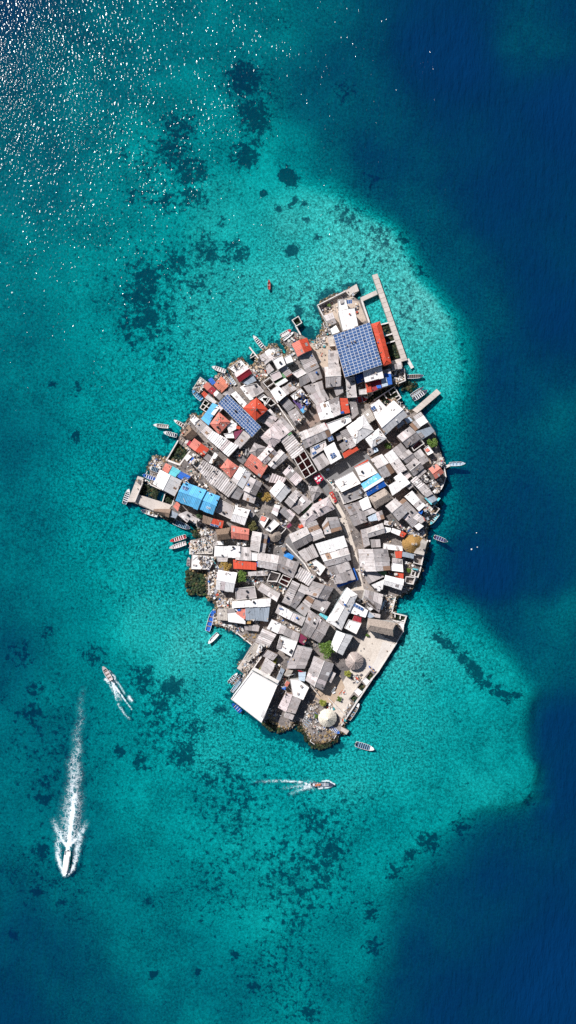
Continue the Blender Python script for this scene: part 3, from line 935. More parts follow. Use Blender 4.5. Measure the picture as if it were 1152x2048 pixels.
tree 720,1080 48 yellow | yellow green shrub just left of the ochre tree in the middle lane
tree 810,1110 72 ochre | ochre yellow tree growing in the middle lane
@380,940
gable a 235,305 430,385 330,640 130,560 h=4.2 text=1
mono l 760,420 790,310 950,390 920,480 h=2.6
slab g 360,600 440,420 640,530 590,710 h=3.0
gable w 660,530 860,580 785,790 590,725 h=3.6
mono B 190,650 330,700 290,790 180,760 h=2.8
mono r 335,700 485,735 460,840 300,800 h=3.0
solar - 295,770 415,800 408,828 288,797 nx=2 ny=1
thgable B 370,860 580,825 585,990 400,1010 h=3.2
gable p 600,800 850,850 840,1005 600,985 h=3.4
slab w 990,740 1030,650 1140,690 1060,830 h=3.0
mono p 1010,720 1035,660 1100,690 1070,740 h=3.3
slab w 680,1040 810,1035 810,1085 680,1090 h=2.2
mono B 255,235 285,225 380,310 365,340 h=2.2
mono g 850,640 890,590 940,640 890,700 h=2.3
junk 80,190 240,220 220,270 100,230 d=2
junk 160,820 340,820 320,960 150,930 d=3
junk 0,1010 250,1010 250,1150 0,1150 d=2
junk 600,980 680,990 660,1040 600,1030 d=2
junk 820,470 1020,500 970,570 850,510 d=2
junk 950,560 1100,640 1050,650 940,600
junk 0,720 180,740 170,810 90,800 d=1.5
junk 560,480 780,500 790,550 660,520
tree 905,795 78 olive | olive green tree between the white gable and the pink gable roofs
tree 140,650 50 darkgreen | dark shrub in the shade below the blue lettered roof
@540,920
gable w 125,290 0,450 155,610 300,430 h=3.6
mono lp 185,185 280,80 470,270 370,370 h=3.6
pyr g 555,375 700,385 762,467 615,600 h=3.2
hip lp 610,650 835,530 930,700 715,810 h=3.4
hip lp 420,850 610,665 705,815 500,970 h=3.2
gable l 210,600 300,690 420,530 330,460 h=3.2
mono g 310,690 480,505 605,605 410,780 h=3.3
mono w 420,572 460,535 512,590 472,625 h=3.6
mono G 470,760 600,620 612,640 500,770 h=2.2
mono w 20,760 70,640 150,660 100,810 h=3.4
mono d 130,740 210,670 360,790 290,890 h=2.8
mono lp 240,730 280,710 365,790 330,820 h=2.7
mono m 235,960 290,900 315,940 260,985 h=2.4
mono r 400,960 460,925 485,960 430,985 h=2.6
mono p 700,580 730,555 755,575 725,605 h=2.5
mono g 330,470 370,430 470,500 420,530 h=2.6
stall 610,240 700,185 775,270 690,355 | crimson market canopy with white spots standing at the plaza corner
stall2 850,472 900,450 965,590 932,618 | long red stall with orange goods beside the tan walkway
mono l 750,940 820,830 880,1050 790,1070 h=3.0
mono d 835,832 970,822 1037,1000 888,1045 h=3.4
bench 800,130 850,115 860,145 815,160 | small grey table standing at the top of the plaza
junk 180,60 320,40 300,110 200,130
junk 380,330 520,330 480,430 400,400 d=2
junk 200,330 330,380 320,430 240,390 d=1.5
junk 400,400 540,470 520,530 430,460 d=1.2
junk 0,540 120,600 90,640 0,600 d=2
junk 120,820 240,880 200,960 110,900 d=2
junk 840,290 920,300 1000,480 930,430 d=1.5
junk 480,260 560,310 620,390 580,400
wall 820,285 1000,480 1060,630 w=.35 h=1.3 | pale kerb wall running down the right side of the plaza
@640,900
slab w 190,450 470,305 590,480 310,610 h=4.2
mono R 300,392 470,312 484,330 312,408 h=3.0
slab w 495,252 700,162 830,330 590,450 h=4.4
mono r 490,245 685,138 697,158 505,255 h=3.2
gable l 730,135 890,60 1070,320 910,410 h=4.0
gable b 595,490 830,335 950,510 690,660 h=4.4 flipcol=a stripe=1
thgable P 700,680 930,550 1055,690 800,850 h=3.8
mono w 560,740 690,670 740,820 620,870 h=3.6
mono g 350,800 560,740 640,870 440,950 h=3.4
mono l 640,870 740,830 810,885 660,955 h=3.2
mono g 430,962 640,878 680,1030 500,1100 h=3.2
mono lb 690,970 800,910 830,1010 710,1030 h=2.8
mono lp 800,902 840,890 880,1000 840,1022 h=2.9
mono g 840,890 890,870 930,990 880,1000 h=2.8
slab d 290,640 590,500 680,655 350,775 h=2.6
junk 560,540 640,560 640,640 580,650 d=1.5
junk 130,440 200,470 290,620 240,600
junk 920,440 1050,380 1000,500 950,510 d=1.2
junk 680,1010 760,1050 700,1080 660,1050 d=2
junk 930,1030 1050,1010 1050,1090 960,1080
@760,820
mono w 60,650 180,570 270,690 150,770 h=3.6
mono l 155,775 275,700 385,860 260,920 h=3.4
mono w 480,100 590,30 690,170 580,240 h=3.6
mono l 425,210 510,150 590,240 510,300 h=3.0
mono lb 350,130 420,100 470,150 400,195 h=2.6
mono s 520,310 730,240 790,310 610,420 h=3.0
mono d 540,340 590,320 640,380 600,410 h=3.15
gable g 250,380 430,240 580,410 390,545 h=3.6
mono s 240,230 330,150 360,190 260,270 h=2.6
frame m 455,530 580,415 635,480 490,585 nx=1 ny=1 h=2.8
mono g 185,560 300,470 390,580 265,665 h=3.2
gable g 270,670 410,570 510,690 380,770 h=3.3
mono l 480,630 580,560 650,650 545,710 h=3.0
mono g 560,712 650,652 705,730 600,790 h=2.9
gable g 370,800 510,692 630,830 490,950 h=3.5
mono g 500,965 630,848 670,880 565,975 h=2.8
slab w 630,560 690,510 770,610 690,655 h=2.4
mono p 640,575 690,545 720,580 675,605 h=2.7
gable p 705,850 810,780 920,900 800,990 h=3.2
mono d 760,810 785,795 865,945 845,960 h=3.7
mono d 310,910 390,870 450,950 390,1000 h=2.4
mono l 830,720 890,700 920,780 860,800 h=1.9
junk 700,680 790,720 780,790 720,760 d=2
junk 830,700 910,690 930,820 860,820 d=2.5
junk 570,970 700,880 720,960 640,1040 d=1.5
junk 700,1060 870,980 850,1110 740,1140 d=3
junk 190,440 250,500 210,540 150,500
wall 895,690 935,880 950,960 925,1050 880,1140 w=.35 h=1.6 b=-2 | curving pale sea wall round the right hand point of the island
wall 850,860 990,800 w=1.0 h=1.0 b=-2 | little white landing stage on the right hand point
boat 1000,780 1225,770 58 white lb n=3 | white boat moored off the little landing stage at the right hand point
tree 735,480 78 green | bright green tree on the upper right shore
tree 110,515 52 green | green tree in the shaded yard left of the grey gables
@770,940
mono w 130,110 230,35 370,185 240,270 h=3.8
mono w 50,225 160,160 235,275 110,365 h=3.6
mono l 370,160 450,90 580,210 490,275 h=3.4 st=1
mono l 490,282 590,212 690,340 600,395 h=3.4
mono w 285,385 390,305 580,510 490,590 h=3.6
mono g 245,500 320,450 485,625 400,690 h=3.0
mono l 400,692 480,625 595,712 525,770 h=3.1
gable l 10,520 150,410 330,600 195,730 h=3.8 rp=.45
mono c 205,470 270,410 310,440 240,500 h=2.6
mono d 260,680 340,630 480,740 400,830 h=2.8
mono w 420,810 490,760 560,810 480,870 h=2.9
mono s 580,400 690,350 750,430 660,480 h=2.7
mono t 570,405 590,400 680,490 665,500 h=2.9
mono d 510,110 570,60 650,160 590,190 h=2.6
mono g 610,220 650,190 690,230 640,260 h=2.5
mono w 690,310 720,275 760,310 720,340 h=2.4
mono r 205,940 245,880 310,915 260,975 h=2.8
mono p 195,840 225,790 280,850 260,890 h=2.6
mono b 480,610 510,565 550,590 525,640 h=2.9
mono u 550,570 590,545 620,570 590,610 h=2.5
mono g 310,230 390,200 410,230 350,280 h=2.4
frame B 660,600 710,510 785,560 730,630 nx=1 ny=1 h=1.6 b=-2 water=1
mono t 690,490 780,390 800,410 720,500 h=1.9
junk 640,150 850,140 760,340 660,280 d=3
junk 560,560 680,540 700,620 580,660 d=2.5
junk 560,640 680,640 600,760 540,700 d=2
junk 130,780 360,850 560,900 450,940 200,840 d=2.5
junk 480,860 590,830 600,940 500,940 d=2
junk 560,470 690,500 660,560 590,530 d=2
boat 708,958 900,1032 62 white purple n=4 | white boat with dark seats drifting alone off the right shore
boat 770,632 648,785 52 white t n=4 | teal seated boat moored tight against the right shore
buoy 645,1025 12 | small white buoy below the lone drifting boat on the right
wall 520,985 620,1020 w=.3 h=.8 b=-2 | thin white pole jetty below the ochre thatched roof
@330,1030
boat 302,305 70,378 64 white red n=5 | upper of two parallel boats on the left shore, with red bow deck
boat 302,402 62,478 64 white lp n=5 | lower of two parallel boats on the left shore, with grey bow deck
boat 335,735 345,608 48 lp navy n=4 | small pinkish boat tied to the white terrace on the left shore
slab c 365,375 600,375 695,470 685,560 362,560 h=1.6
slab w 392,568 738,602 640,785 372,778 h=1.9
mono w 720,450 915,452 900,600 710,598 h=3.4
mono w 915,445 1080,450 1085,610 910,612 h=3.6
slab l 740,600 905,608 895,670 760,668 h=2.8
gable w 770,790 1035,840 980,1112 735,1065 h=3.8
mono g 400,500 520,495 525,510 405,515 h=2.1
slab l 700,400 745,390 760,430 700,440 h=2.2
mono w 745,380 840,380 840,430 760,430 h=2.0
boat 545,745 650,735 30 l g n=1 z=2.2 | small grey dinghy lying on the white terrace
junk 380,380 600,380 620,500 400,540 d=2.5
junk 460,580 720,610 700,690 480,660 d=2
junk 500,680 660,690 620,770 480,770 d=1.5
junk 610,790 760,790 740,920 615,920 d=2.5
junk 630,920 740,930 730,1060 640,1060 d=2
junk 520,190 700,180 690,310 530,300 d=3
junk 560,320 700,330 700,400 600,390 d=2
junk 700,640 790,680 770,780 690,740 d=2
wall 360,420 356,560 392,566 w=.3 h=1.6 | pale low wall round the cluttered left deck
wall 622,900 632,1150 w=.3 h=1.5 b=-2 | pale shore wall beside the white and grey gable on the left shore
tree 870,725 85 ochre | ochre coloured shrub between the long white roof and the left gable
@0,0,1
mono r 466.8,1120.3 512.4,1125.8 511.7,1139.7 468,1137 h=3.0
@470,1030
mono l 10,457 225,470 230,655 10,642 h=3.4
slab w 430,210 560,60 645,130 510,250 h=3.0
thatch 575,295 80 P | round grey brown thatched hut in the middle lane
mono b 462,390 488,310 512,340 490,412 h=2.0
gable l 250,235 215,500 345,530 385,260 h=3.4 rp=.98
mono g 388,265 470,290 430,540 348,532 h=3.1
slab w 230,532 330,545 320,660 230,652 h=3.0
gable l 340,540 635,590 595,800 330,745 h=3.6
mono b 310,670 360,665 355,740 310,745 h=2.6
gable g 640,590 920,690 835,905 600,780 h=3.6
tarp 700,590 730,520 850,590 820,648 | bright blue tarpaulin spread over a stall near the round hut
frame g 462,950 520,812 650,850 602,962 nx=1 ny=1 h=2.6
frame R 630,970 690,862 820,912 750,1035 nx=2 ny=1 h=2.6
mono l 190,820 490,800 480,870 200,880 h=2.6
mono B 660,470 720,465 740,500 690,540 h=2.4
frame w 605,225 650,150 735,195 665,270 nx=1 ny=1 h=2.2
junk 480,930 740,1040 690,1130 470,980 d=3
junk 160,870 450,880 440,970 160,990 d=3
junk 380,800 530,790 500,850 420,850 d=2
junk 440,400 540,400 500,520 450,520 d=1.5
junk 640,360 700,350 690,410 620,400 d=2
junk 30,370 180,370 170,440 40,440
wall 740,420 1000,700 1080,830 w=.5 h=1.2 | pale stepped wall beside the lane below the round hut
tree 90,890 100 green | dense green tree right of the white and grey gable on the left shore
@580,1040
gable g -10,215 235,95 325,290 85,425 h=3.6 flipcol=l
mono l 235,60 375,10 500,240 335,305 h=3.4
mono l 120,465 330,355 410,520 230,600 h=3.2 st=1
mono w 370,345 770,230 825,385 440,500 h=4.2
gable l 445,512 825,400 875,575 530,670 h=3.8
slab w 250,640 370,570 520,680 430,805 h=3.2
mono g 540,690 835,590 940,850 655,930 h=3.4
mono l 770,622 830,597 875,710 800,730 h=3.7
wall 910,720 955,850 700,945 w=1.2 h=2.4 c=b | bright blue painted wall wrapped round a grey roof corner
mono l 70,825 150,680 370,810 270,950 h=3.8 st=1
mono n 520,700 580,720 620,820 560,800 h=2.3
junk 540,700 660,820 620,880 540,780 d=2
junk 250,640 330,600 420,720 380,760
junk 390,820 620,960 600,980 400,860 d=1.2
@530,1160
mono l 245,318 395,10 500,62 357,370 h=3.6 st=1
mono l 475,158 525,62 630,112 577,208 h=3.7
mono d 362,368 472,168 572,215 440,415 h=3.4
gable g 590,200 690,20 990,110 890,285 h=3.6 rp=.55
mono l 540,320 660,180 740,230 640,400 h=3.4 st=1
mono l 445,430 532,332 650,405 577,530 h=3.3
mono g 655,390 760,230 940,330 850,480 h=3.5
mono w 795,420 820,385 857,412 830,450 h=3.8
gable g 520,750 650,830 800,540 640,430 h=3.6
mono l 600,620 640,590 720,660 690,690 h=4.2
gable g 660,830 790,900 930,650 800,560 h=3.4
mono lp 700,740 790,560 815,575 725,755 h=4.1
mono t 780,500 800,475 905,530 890,580 h=2.5
mono w 150,470 200,350 400,470 350,570 h=3.6
mono l 355,570 400,470 585,545 530,660 h=3.4
mono w 30,700 100,570 230,632 180,772 h=3.5
mono l 190,770 230,640 310,680 260,780 h=3.4
mono g 265,790 310,690 500,770 470,880 h=3.3
mono m 470,880 510,770 605,840 560,935 h=2.8
slab w 165,985 215,800 470,880 385,1105 h=3.6
mono g 165,985 212,850 262,870 225,990 h=4.1
junk 120,540 170,500 290,580 260,610 d=2
junk 260,600 500,700 490,750 280,650 d=2.5
junk 670,860 790,910 780,960 700,930
junk 560,850 650,850 640,940 570,940 d=1.2
tree 890,970 128 green | biggest green tree, with a wide leafy crown in the lower yard
solar - 205,392 262,408 255,430 198,414 nx=2 ny=1
@0,0,1
mono g 592.5,1290.6 624.4,1298.9 609.2,1336.8 573.3,1336.8 h=3.6
@710,1020
gable l 165,270 395,190 430,330 190,400 h=3.4
mono g 85,290 165,268 215,500 130,540 h=3.4
mono l 430,150 545,175 540,240 420,210 h=2.8
mono w 415,240 520,260 510,310 430,335 h=2.7
mono w 540,260 660,300 640,370 520,320 h=2.8
gable l 45,570 95,885 510,860 465,558 h=4.0 rp=.48
mono g 225,430 360,420 370,530 240,540 h=3.0
slab w 410,480 680,520 690,590 400,560 h=2.2
mono r 575,600 680,590 670,690 590,690 h=2.6
mono s 690,600 850,640 840,700 680,670 h=2.6
slab w 508,870 552,690 680,710 695,895 h=3.2
mono g 545,690 680,715 672,775 535,755 h=3.5
mono r 590,900 700,900 695,990 580,960 h=2.6
gable w 440,940 705,1000 665,1150 405,1070 h=3.6
mono G 330,890 450,880 455,960 340,930 h=2.4
mono g 105,900 290,880 420,960 195,1060 h=3.2
mono w 240,1080 420,1000 400,1140 330,1170 h=3.0
thatch 825,482 135 O sx=1.08 sy=.88 | oval ochre thatched roof with pale ridge poles on the right shore
mono c 965,420 1035,460 990,650 850,620 h=2.4
frame w 820,880 930,890 910,970 810,940 nx=2 ny=1 h=2.0
frame w 735,960 868,972 838,1070 722,1050 nx=1 ny=1 h=2.2
frame w 845,645 985,660 960,790 850,760 nx=1 ny=1 h=1.9
mono t 830,835 910,850 905,870 830,855 h=2.3
junk 700,740 830,760 830,900 720,900 d=2.5
junk 680,690 820,690 810,760 690,760 d=1.5
junk 850,300 1010,330 960,400 850,380 d=2.5
junk 700,1080 800,1060 790,1150 700,1150 d=2
junk 470,880 590,900 580,960 480,930 d=2
junk 550,200 820,290 810,330 700,310 d=2.5
junk 80,820 120,830 130,960 100,930
wall 1048,442 1030,470 990,660 930,900 840,1070 w=.4 h=1.6 b=-2 | pale sea wall along the right shore below the ochre thatched roof
tree 760,870 42 green | round green shrub in the cluttered right shore yard
@400,1160
gable l 830,140 890,45 1152,190 1105,300 h=3.4 rp=.98
slab g 505,120 790,95 820,260 520,290 h=3.0
boat 108,735 190,430 76 white b n=3 | large white boat with a blue bow moored at the left terrace
boat 205,640 215,430 48 white b n=3 | narrow blue and white boat wedged between the large boat and the terrace
boat 258,768 120,915 60 white white n=1 | white skiff drifting below the left terrace
mono w 470,310 1015,265 1002,380 470,402 h=4.0
mono s 660,382 1000,378 975,595 650,570 h=3.4
mono p 560,425 660,402 650,570 520,480 h=3.2
mono w 400,480 520,470 650,570 650,632 410,600 h=2.8
mono g 390,425 490,415 510,465 400,478 h=3.0
mono c 255,430 385,425 395,580 250,572 h=2.6
mono w 470,405 505,405 600,480 560,470 h=3.1
mono g 640,650 860,650 840,740 650,720 h=2.2
mono O 680,572 735,575 730,630 675,630 h=2.3
mono b 530,430 580,415 580,450 545,450 h=3.4
mono l 800,900 905,710 1095,790 985,975 h=3.4 st=1
slab c 620,1150 790,900 900,960 850,1060 700,1180 h=2.0
mono w 810,1040 870,870 930,920 850,1070 h=2.9
junk 220,580 350,600 560,700 530,760 240,630 d=2.5
junk 240,270 470,260 450,400 260,390 d=2.5
junk 130,120 330,150 320,250 150,270 d=2.5
junk 500,620 650,640 640,720 560,740 d=2
junk 740,570 900,600 860,640 760,630 d=2.5
junk 870,920 980,940 900,1060 850,1050 d=2
wall 232,632 360,655 530,760 742,932 w=.4 h=1.3 b=-2 | pale sea wall sweeping round the small lower left bay
rocks 590,780 830,755 750,920 650,870 | brown shore rocks behind the sweeping sea wall on the lower left
@440,1300
pier c 245,265 420,10 600,100 380,330 z=1.5 n=3 | cluttered pale terrace on the lower left shore above the big white roof
mono l 560,330 660,110 800,210 680,425 h=2.8
mono g 620,92 690,0 830,70 765,150 h=2.6
mono s 790,470 880,260 930,290 840,500 h=2.6
mono c 920,360 970,280 1052,300 995,395 h=2.8
bigwhite w 155,705 460,305 830,508 600,1050 h=5.5
mono lp 840,830 940,620 1045,650 950,890 h=3.4
mono g 952,890 1052,665 1165,720 1085,915 h=3.4
mono g 920,960 962,892 1070,940 1040,1010 h=2.6
mono p 930,500 960,445 1005,470 960,540 h=2.4
mono b 890,555 905,530 950,535 940,575 h=2.3
boat 122,468 252,330 46 white navy n=4 | leftmost of three boats nosed in beside the big white roof
boat 180,488 305,345 44 white navy n=3 | middle of three boats nosed in beside the big white roof
boat 168,602 322,402 52 white navy n=6 | rightmost of three boats, lying against the big white roof
boat 300,892 175,768 66 b b n=3 | bright blue boat moored under the lower left corner of the big white roof
wall 668,0 205,655 w=.35 h=1.8 | long straight pale wall behind the big white roof
wall 640,770 720,660 w=.3 h=6.3 | grey stair rail on the right edge of the big white roof
junk 420,50 600,80 560,200 430,250 d=1.5
junk 320,200 430,190 420,330 340,380 d=2.5
junk 780,220 900,200 860,330 800,300 d=2
junk 690,350 800,280 780,440 720,440 d=2
junk 880,400 1000,380 950,640 870,620 d=1.5
junk 690,830 840,880 870,960 720,920 d=2.5
junk 1000,350 1090,300 1080,400 1010,420 d=1.5
tree 790,150 46 yellow | yellow green palm in the courtyard behind the big white roof
tree 590,265 26 yellow | tiny yellow green shrub in the courtyard near the wall
tree 525,312 36 green | low green shrub at the top corner of the big white roof
rocks 690,900 860,960 900,1100 850,1100 720,990 | dark shore rocks right of the big white roof
rocks 900,1050 1040,1030 1040,1080 960,1145 880,1110 | tan rubble shore below the small grey roofs at the lower end
@580,1300
slab w 0,420 130,430 275,540 190,720 40,660 h=3.4
gable g 350,95 225,430 475,575 630,205 h=3.6
mono l 545,440 600,310 660,340 590,475 h=2.6
mono lb 120,330 230,320 210,450 130,440 h=2.6
mono R 110,300 130,285 235,335 220,355 h=2.5
thatch 920,140 118 W | round weathered thatch hut with pale split palm leaves in the lower yard
thatch 535,955 119 C | round cream thatched hut at the lower end of the island
wall 1180,420 745,1080 w=.5 h=1.5 b=-2 | straight white sea wall with square openings along the lower right shore
slab w 1035,435 1085,395 1150,450 1100,510 h=.45
slab w 915,590 970,545 1045,600 990,660 h=.45
boat 842,1000 995,765 72 white brown n=3 | old boat loaded with stones lying against the lower right sea wall
junk 260,740 400,720 400,880 270,840 d=2
junk 210,880 400,900 380,1040 320,1010 d=2.5
junk 500,770 640,770 630,850 520,830 d=1.5
junk 720,580 800,580 800,660 730,640
junk 780,860 900,760 880,820 800,960 d=1.5
junk 740,1000 820,930 790,1010 740,1080 d=2.5
junk 860,360 1040,350 960,480 900,470 d=1.5
junk 600,540 660,530 640,620 600,620
boat 605,610 655,530 22 white s n=1 z=1.1 | small white dinghy parked on the sandy lower yard
wall 300,510 410,650 w=.2 h=1.5 | thin fence beside the grey gable roof in the lower yard
wall 560,700 800,950 w=.2 h=1.3 | thin fence across the sandy lower yard
tree 830,320 56 yellow | yellow green palm beside the weathered round thatch hut
tree 470,740 58 yellow | yellow green palm above the cream round thatched hut
tree 708,695 38 green | small green palm on the sandy lower yard
tree 375,940 36 green | small green bush left of the cream round thatched hut
@580,1380
boat 570,530 715,622 64 white b n=5 z=0.9 | white boat with blue bow hauled up below the cream thatched hut
boat 208,542 310,400 62 white navy n=3 z=0.6 | white boat hauled up on the lower shore, the larger of two
boat 190,462 250,370 42 white navy n=2 z=0.7 | white boat hauled up on the lower shore, the smaller of two
boat 945,775 1210,855 86 white navy n=6 | white boat with dark thwarts floating off the lowest tip
pier c 738,530 850,590 812,642 732,590 z=1.2 n=2 | small pale concrete landing at the end of the lower right sea wall
wall 350,780 290,740 325,685 w=.2 h=.7 b=-2 | thin white wire frame standing in the water at the lowest tip
wall 635,700 670,645 w=.25 h=1 b=-2 | short white pole on the rocks near the lower concrete landing
rocks 230,540 320,620 600,560 690,600 600,700 470,760 300,700 | ochre rubble shore at the lowest tip of the island
junk 300,480 560,520 540,600 320,560 d=1.2
@690,1200
thgable P 330,265 735,330 690,520 315,430 h=4.2
wall 670,180 885,235 855,330 700,295 w=.4 h=1.6 b=-2 | white frame walls of the black tank at the lower right shore
wall 720,195 722,245 w=.3 h=1.5 b=-2 | first white stub inside the black tank at the lower right shore
wall 800,220 795,270 w=.3 h=1.5 b=-2 | second white stub inside the black tank at the lower right shore
wall 855,300 825,300 w=.3 h=1.5 b=-2 | third white stub inside the black tank at the lower right shore
wall 855,335 838,450 735,630 480,1030 380,1150 w=.35 h=1.4 b=-2 | long white sea wall edging the tan terrace at the lower right
boat 425,1040 340,945 26 b y n=1 z=1.1 | small blue and yellow canoe lying on the tan terrace
slab w 700,295 850,335 838,440 790,360 h=1.3
junk 735,310 800,330 780,380 740,370 d=2
tree 318,505 26 green | tiny green plant alone on the shaded terrace
@650,1150
hip w 25,660 320,185 465,290 237,785 h=4.4
mono w 345,540 415,390 620,510 580,610 h=3.8
solar - 415,402 558,475 535,518 402,445 nx=4 ny=1
mono R 395,650 430,575 525,610 515,690 h=3.2
mono p 388,655 525,688 520,712 395,680 h=3.3
slab w 275,760 340,640 525,692 450,850 h=3.4
gable g 580,215 835,288 778,540 545,370 h=3.6 rp=.55
mono l 640,540 800,570 790,620 680,600 h=2.8
mono s 590,590 630,522 712,600 645,622 h=2.9
gable w 175,810 75,1040 250,1150 395,880 h=3.8
mono w 620,490 660,465 695,490 655,515 h=4.2
mono lb 800,490 840,380 860,390 830,500 h=2.2
junk 840,280 1010,290 970,540 860,520 d=3
junk 450,320 600,360 580,420 500,410 d=1.5
wall 1015,320 965,540 w=.35 h=1.6 b=-2 | white wall dividing the scrap yard from the small green inlet
@80,1360,5.12
boat 285,1750 255,2000 64 white w n=0 canopy=1 | white motor launch speeding down the left with a broad foaming wake
@190,1320,11.52
boat 370,470 180,145 120 white lp n=3 | white skiff with pink seats motoring up left and trailing twin foam lines
@500,1470,4.43
boat 545,440 740,437 40 navy navy n=2 people=1 | dark blue boat motoring right with an orange load and a thin wake
@500,550,11.52
boat 440,330 438,110 55 p red n=1 | tiny pink and red kayak floating off the upper left shore
@880,900,9.31
buoy 588,1850 14 | larger of the white mooring buoys in the deep blue water
buoy 680,1543 9 | upper small white mooring buoy in the deep blue water
buoy 695,1810 9 | small white mooring buoy just right of the larger one
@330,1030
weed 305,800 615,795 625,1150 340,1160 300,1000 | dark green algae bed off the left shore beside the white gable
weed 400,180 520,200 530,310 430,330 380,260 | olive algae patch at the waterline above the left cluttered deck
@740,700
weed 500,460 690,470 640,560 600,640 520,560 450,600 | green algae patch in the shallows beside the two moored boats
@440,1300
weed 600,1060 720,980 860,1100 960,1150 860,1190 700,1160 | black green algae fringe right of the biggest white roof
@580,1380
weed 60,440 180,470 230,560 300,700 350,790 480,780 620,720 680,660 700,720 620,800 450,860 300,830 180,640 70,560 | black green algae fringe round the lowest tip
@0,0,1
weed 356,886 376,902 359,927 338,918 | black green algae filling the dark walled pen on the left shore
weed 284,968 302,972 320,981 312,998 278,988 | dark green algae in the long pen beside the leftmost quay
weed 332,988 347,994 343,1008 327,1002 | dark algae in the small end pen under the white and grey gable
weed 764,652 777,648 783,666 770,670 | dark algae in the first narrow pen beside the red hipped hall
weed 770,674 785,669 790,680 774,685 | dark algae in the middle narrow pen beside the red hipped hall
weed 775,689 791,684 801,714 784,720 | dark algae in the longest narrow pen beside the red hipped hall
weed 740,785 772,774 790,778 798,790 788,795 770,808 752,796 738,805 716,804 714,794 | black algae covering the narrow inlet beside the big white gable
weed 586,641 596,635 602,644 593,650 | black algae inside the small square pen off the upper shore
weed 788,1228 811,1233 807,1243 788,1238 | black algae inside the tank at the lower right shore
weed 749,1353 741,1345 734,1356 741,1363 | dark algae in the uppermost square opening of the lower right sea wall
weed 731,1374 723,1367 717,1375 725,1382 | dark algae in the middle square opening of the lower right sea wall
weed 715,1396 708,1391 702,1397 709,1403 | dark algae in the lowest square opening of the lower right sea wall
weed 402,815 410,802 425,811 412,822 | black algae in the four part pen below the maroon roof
"""  # low dark grey sheet above the middle salmon gable paints in shaded ground
# ------------------------------------------------------------------ reading the plan
LANDMARKS = [((715, 700), 'the big solar roof'), ((762, 687), 'the red hipped hall'), ((779, 635), 'the long pier'), ((509, 818), 'the orange pyramid roof'),
             ((479, 831), 'the narrow solar roof'), ((850, 803), 'the slanting jetty'), ((781, 835), 'the big white gable'), ((604, 690), 'the red shore house'),
             ((381, 992), 'the azure roofs'), ((345, 930), 'the turquoise roof'), ((262, 980), 'the leftmost quay'), ((612, 930), 'the six room roofless frame'), ((636, 957), 'the crimson canopy'),
             ((685, 935), 'the grey plaza'), ((744, 968), 'the blue and azure gable'), ((876, 940), 'the right point'), ((550, 1071), 'the round brown hut'),
             ((826, 1085), 'the ochre thatched roof'), ((700, 1165), 'the bright blue wall'), ((654, 1295), 'the biggest green tree'), ((765, 1255), 'the pale thatched longhouse'),
             ((708, 1320), 'the weathered round hut'), ((654, 1433), 'the cream round hut'), ((507, 1392), 'the biggest white roof'), ((480, 1065), 'the pink gable'),
             ((483, 1155), 'the dense left tree'), ((577, 1112), 'the blue tarpaulin'), ((405, 1110), 'the left white terrace'), ((434, 845), 'the salmon hipped roof'), ((395, 770), 'the pink and maroon roofs'),
             ((500, 950), 'the middle salmon gable'), ((715, 862), 'the white hipped roofs'), ((600, 860), 'the brown lane'), ((860, 888), 'the right shore tree'), ((470, 1215), 'the long white awning'), ((690, 1225), 'the large white hipped roof')]
DIRS = ['right of', 'upper right of', 'above', 'upper left of', 'left of', 'lower left of', 'below', 'lower right of']
HOUSES = []        # (polygon px, z top, slab?)
PENDING = []       # objects whose label is completed at the end


def relation(px, py, skip=None):
    best = sorted(LANDMARKS, key=lambda l: (l[0][0] - px) ** 2 + (l[0][1] - py) ** 2)
    for l in best[:3]:
        d = math.hypot(l[0][0] - px, l[0][1] - py)
        if d < 13:
            continue
        a = math.atan2(l[0][1] - py, px - l[0][0])
        return DIRS[int(round(a / (math.pi / 4))) % 8], l[1], d
    return 'near', best[0][1], 1.0


def ztop(px, py, slabs_only=False):
    z = G0
    for poly, zt, sl in HOUSES:
        if inpoly(px, py, poly):
            z = max(z, zt)
    return z


def lerp(a, b, t):
    return a + (b - a) * t


def patch(A, B, C, D, u, v):
    return lerp(lerp(A, B, u), lerp(D, C, u), v)


NPANEL = [0]
M_DECK = surf('roof_timber', (.07, .055, .045), dirt=.3, var=.1)


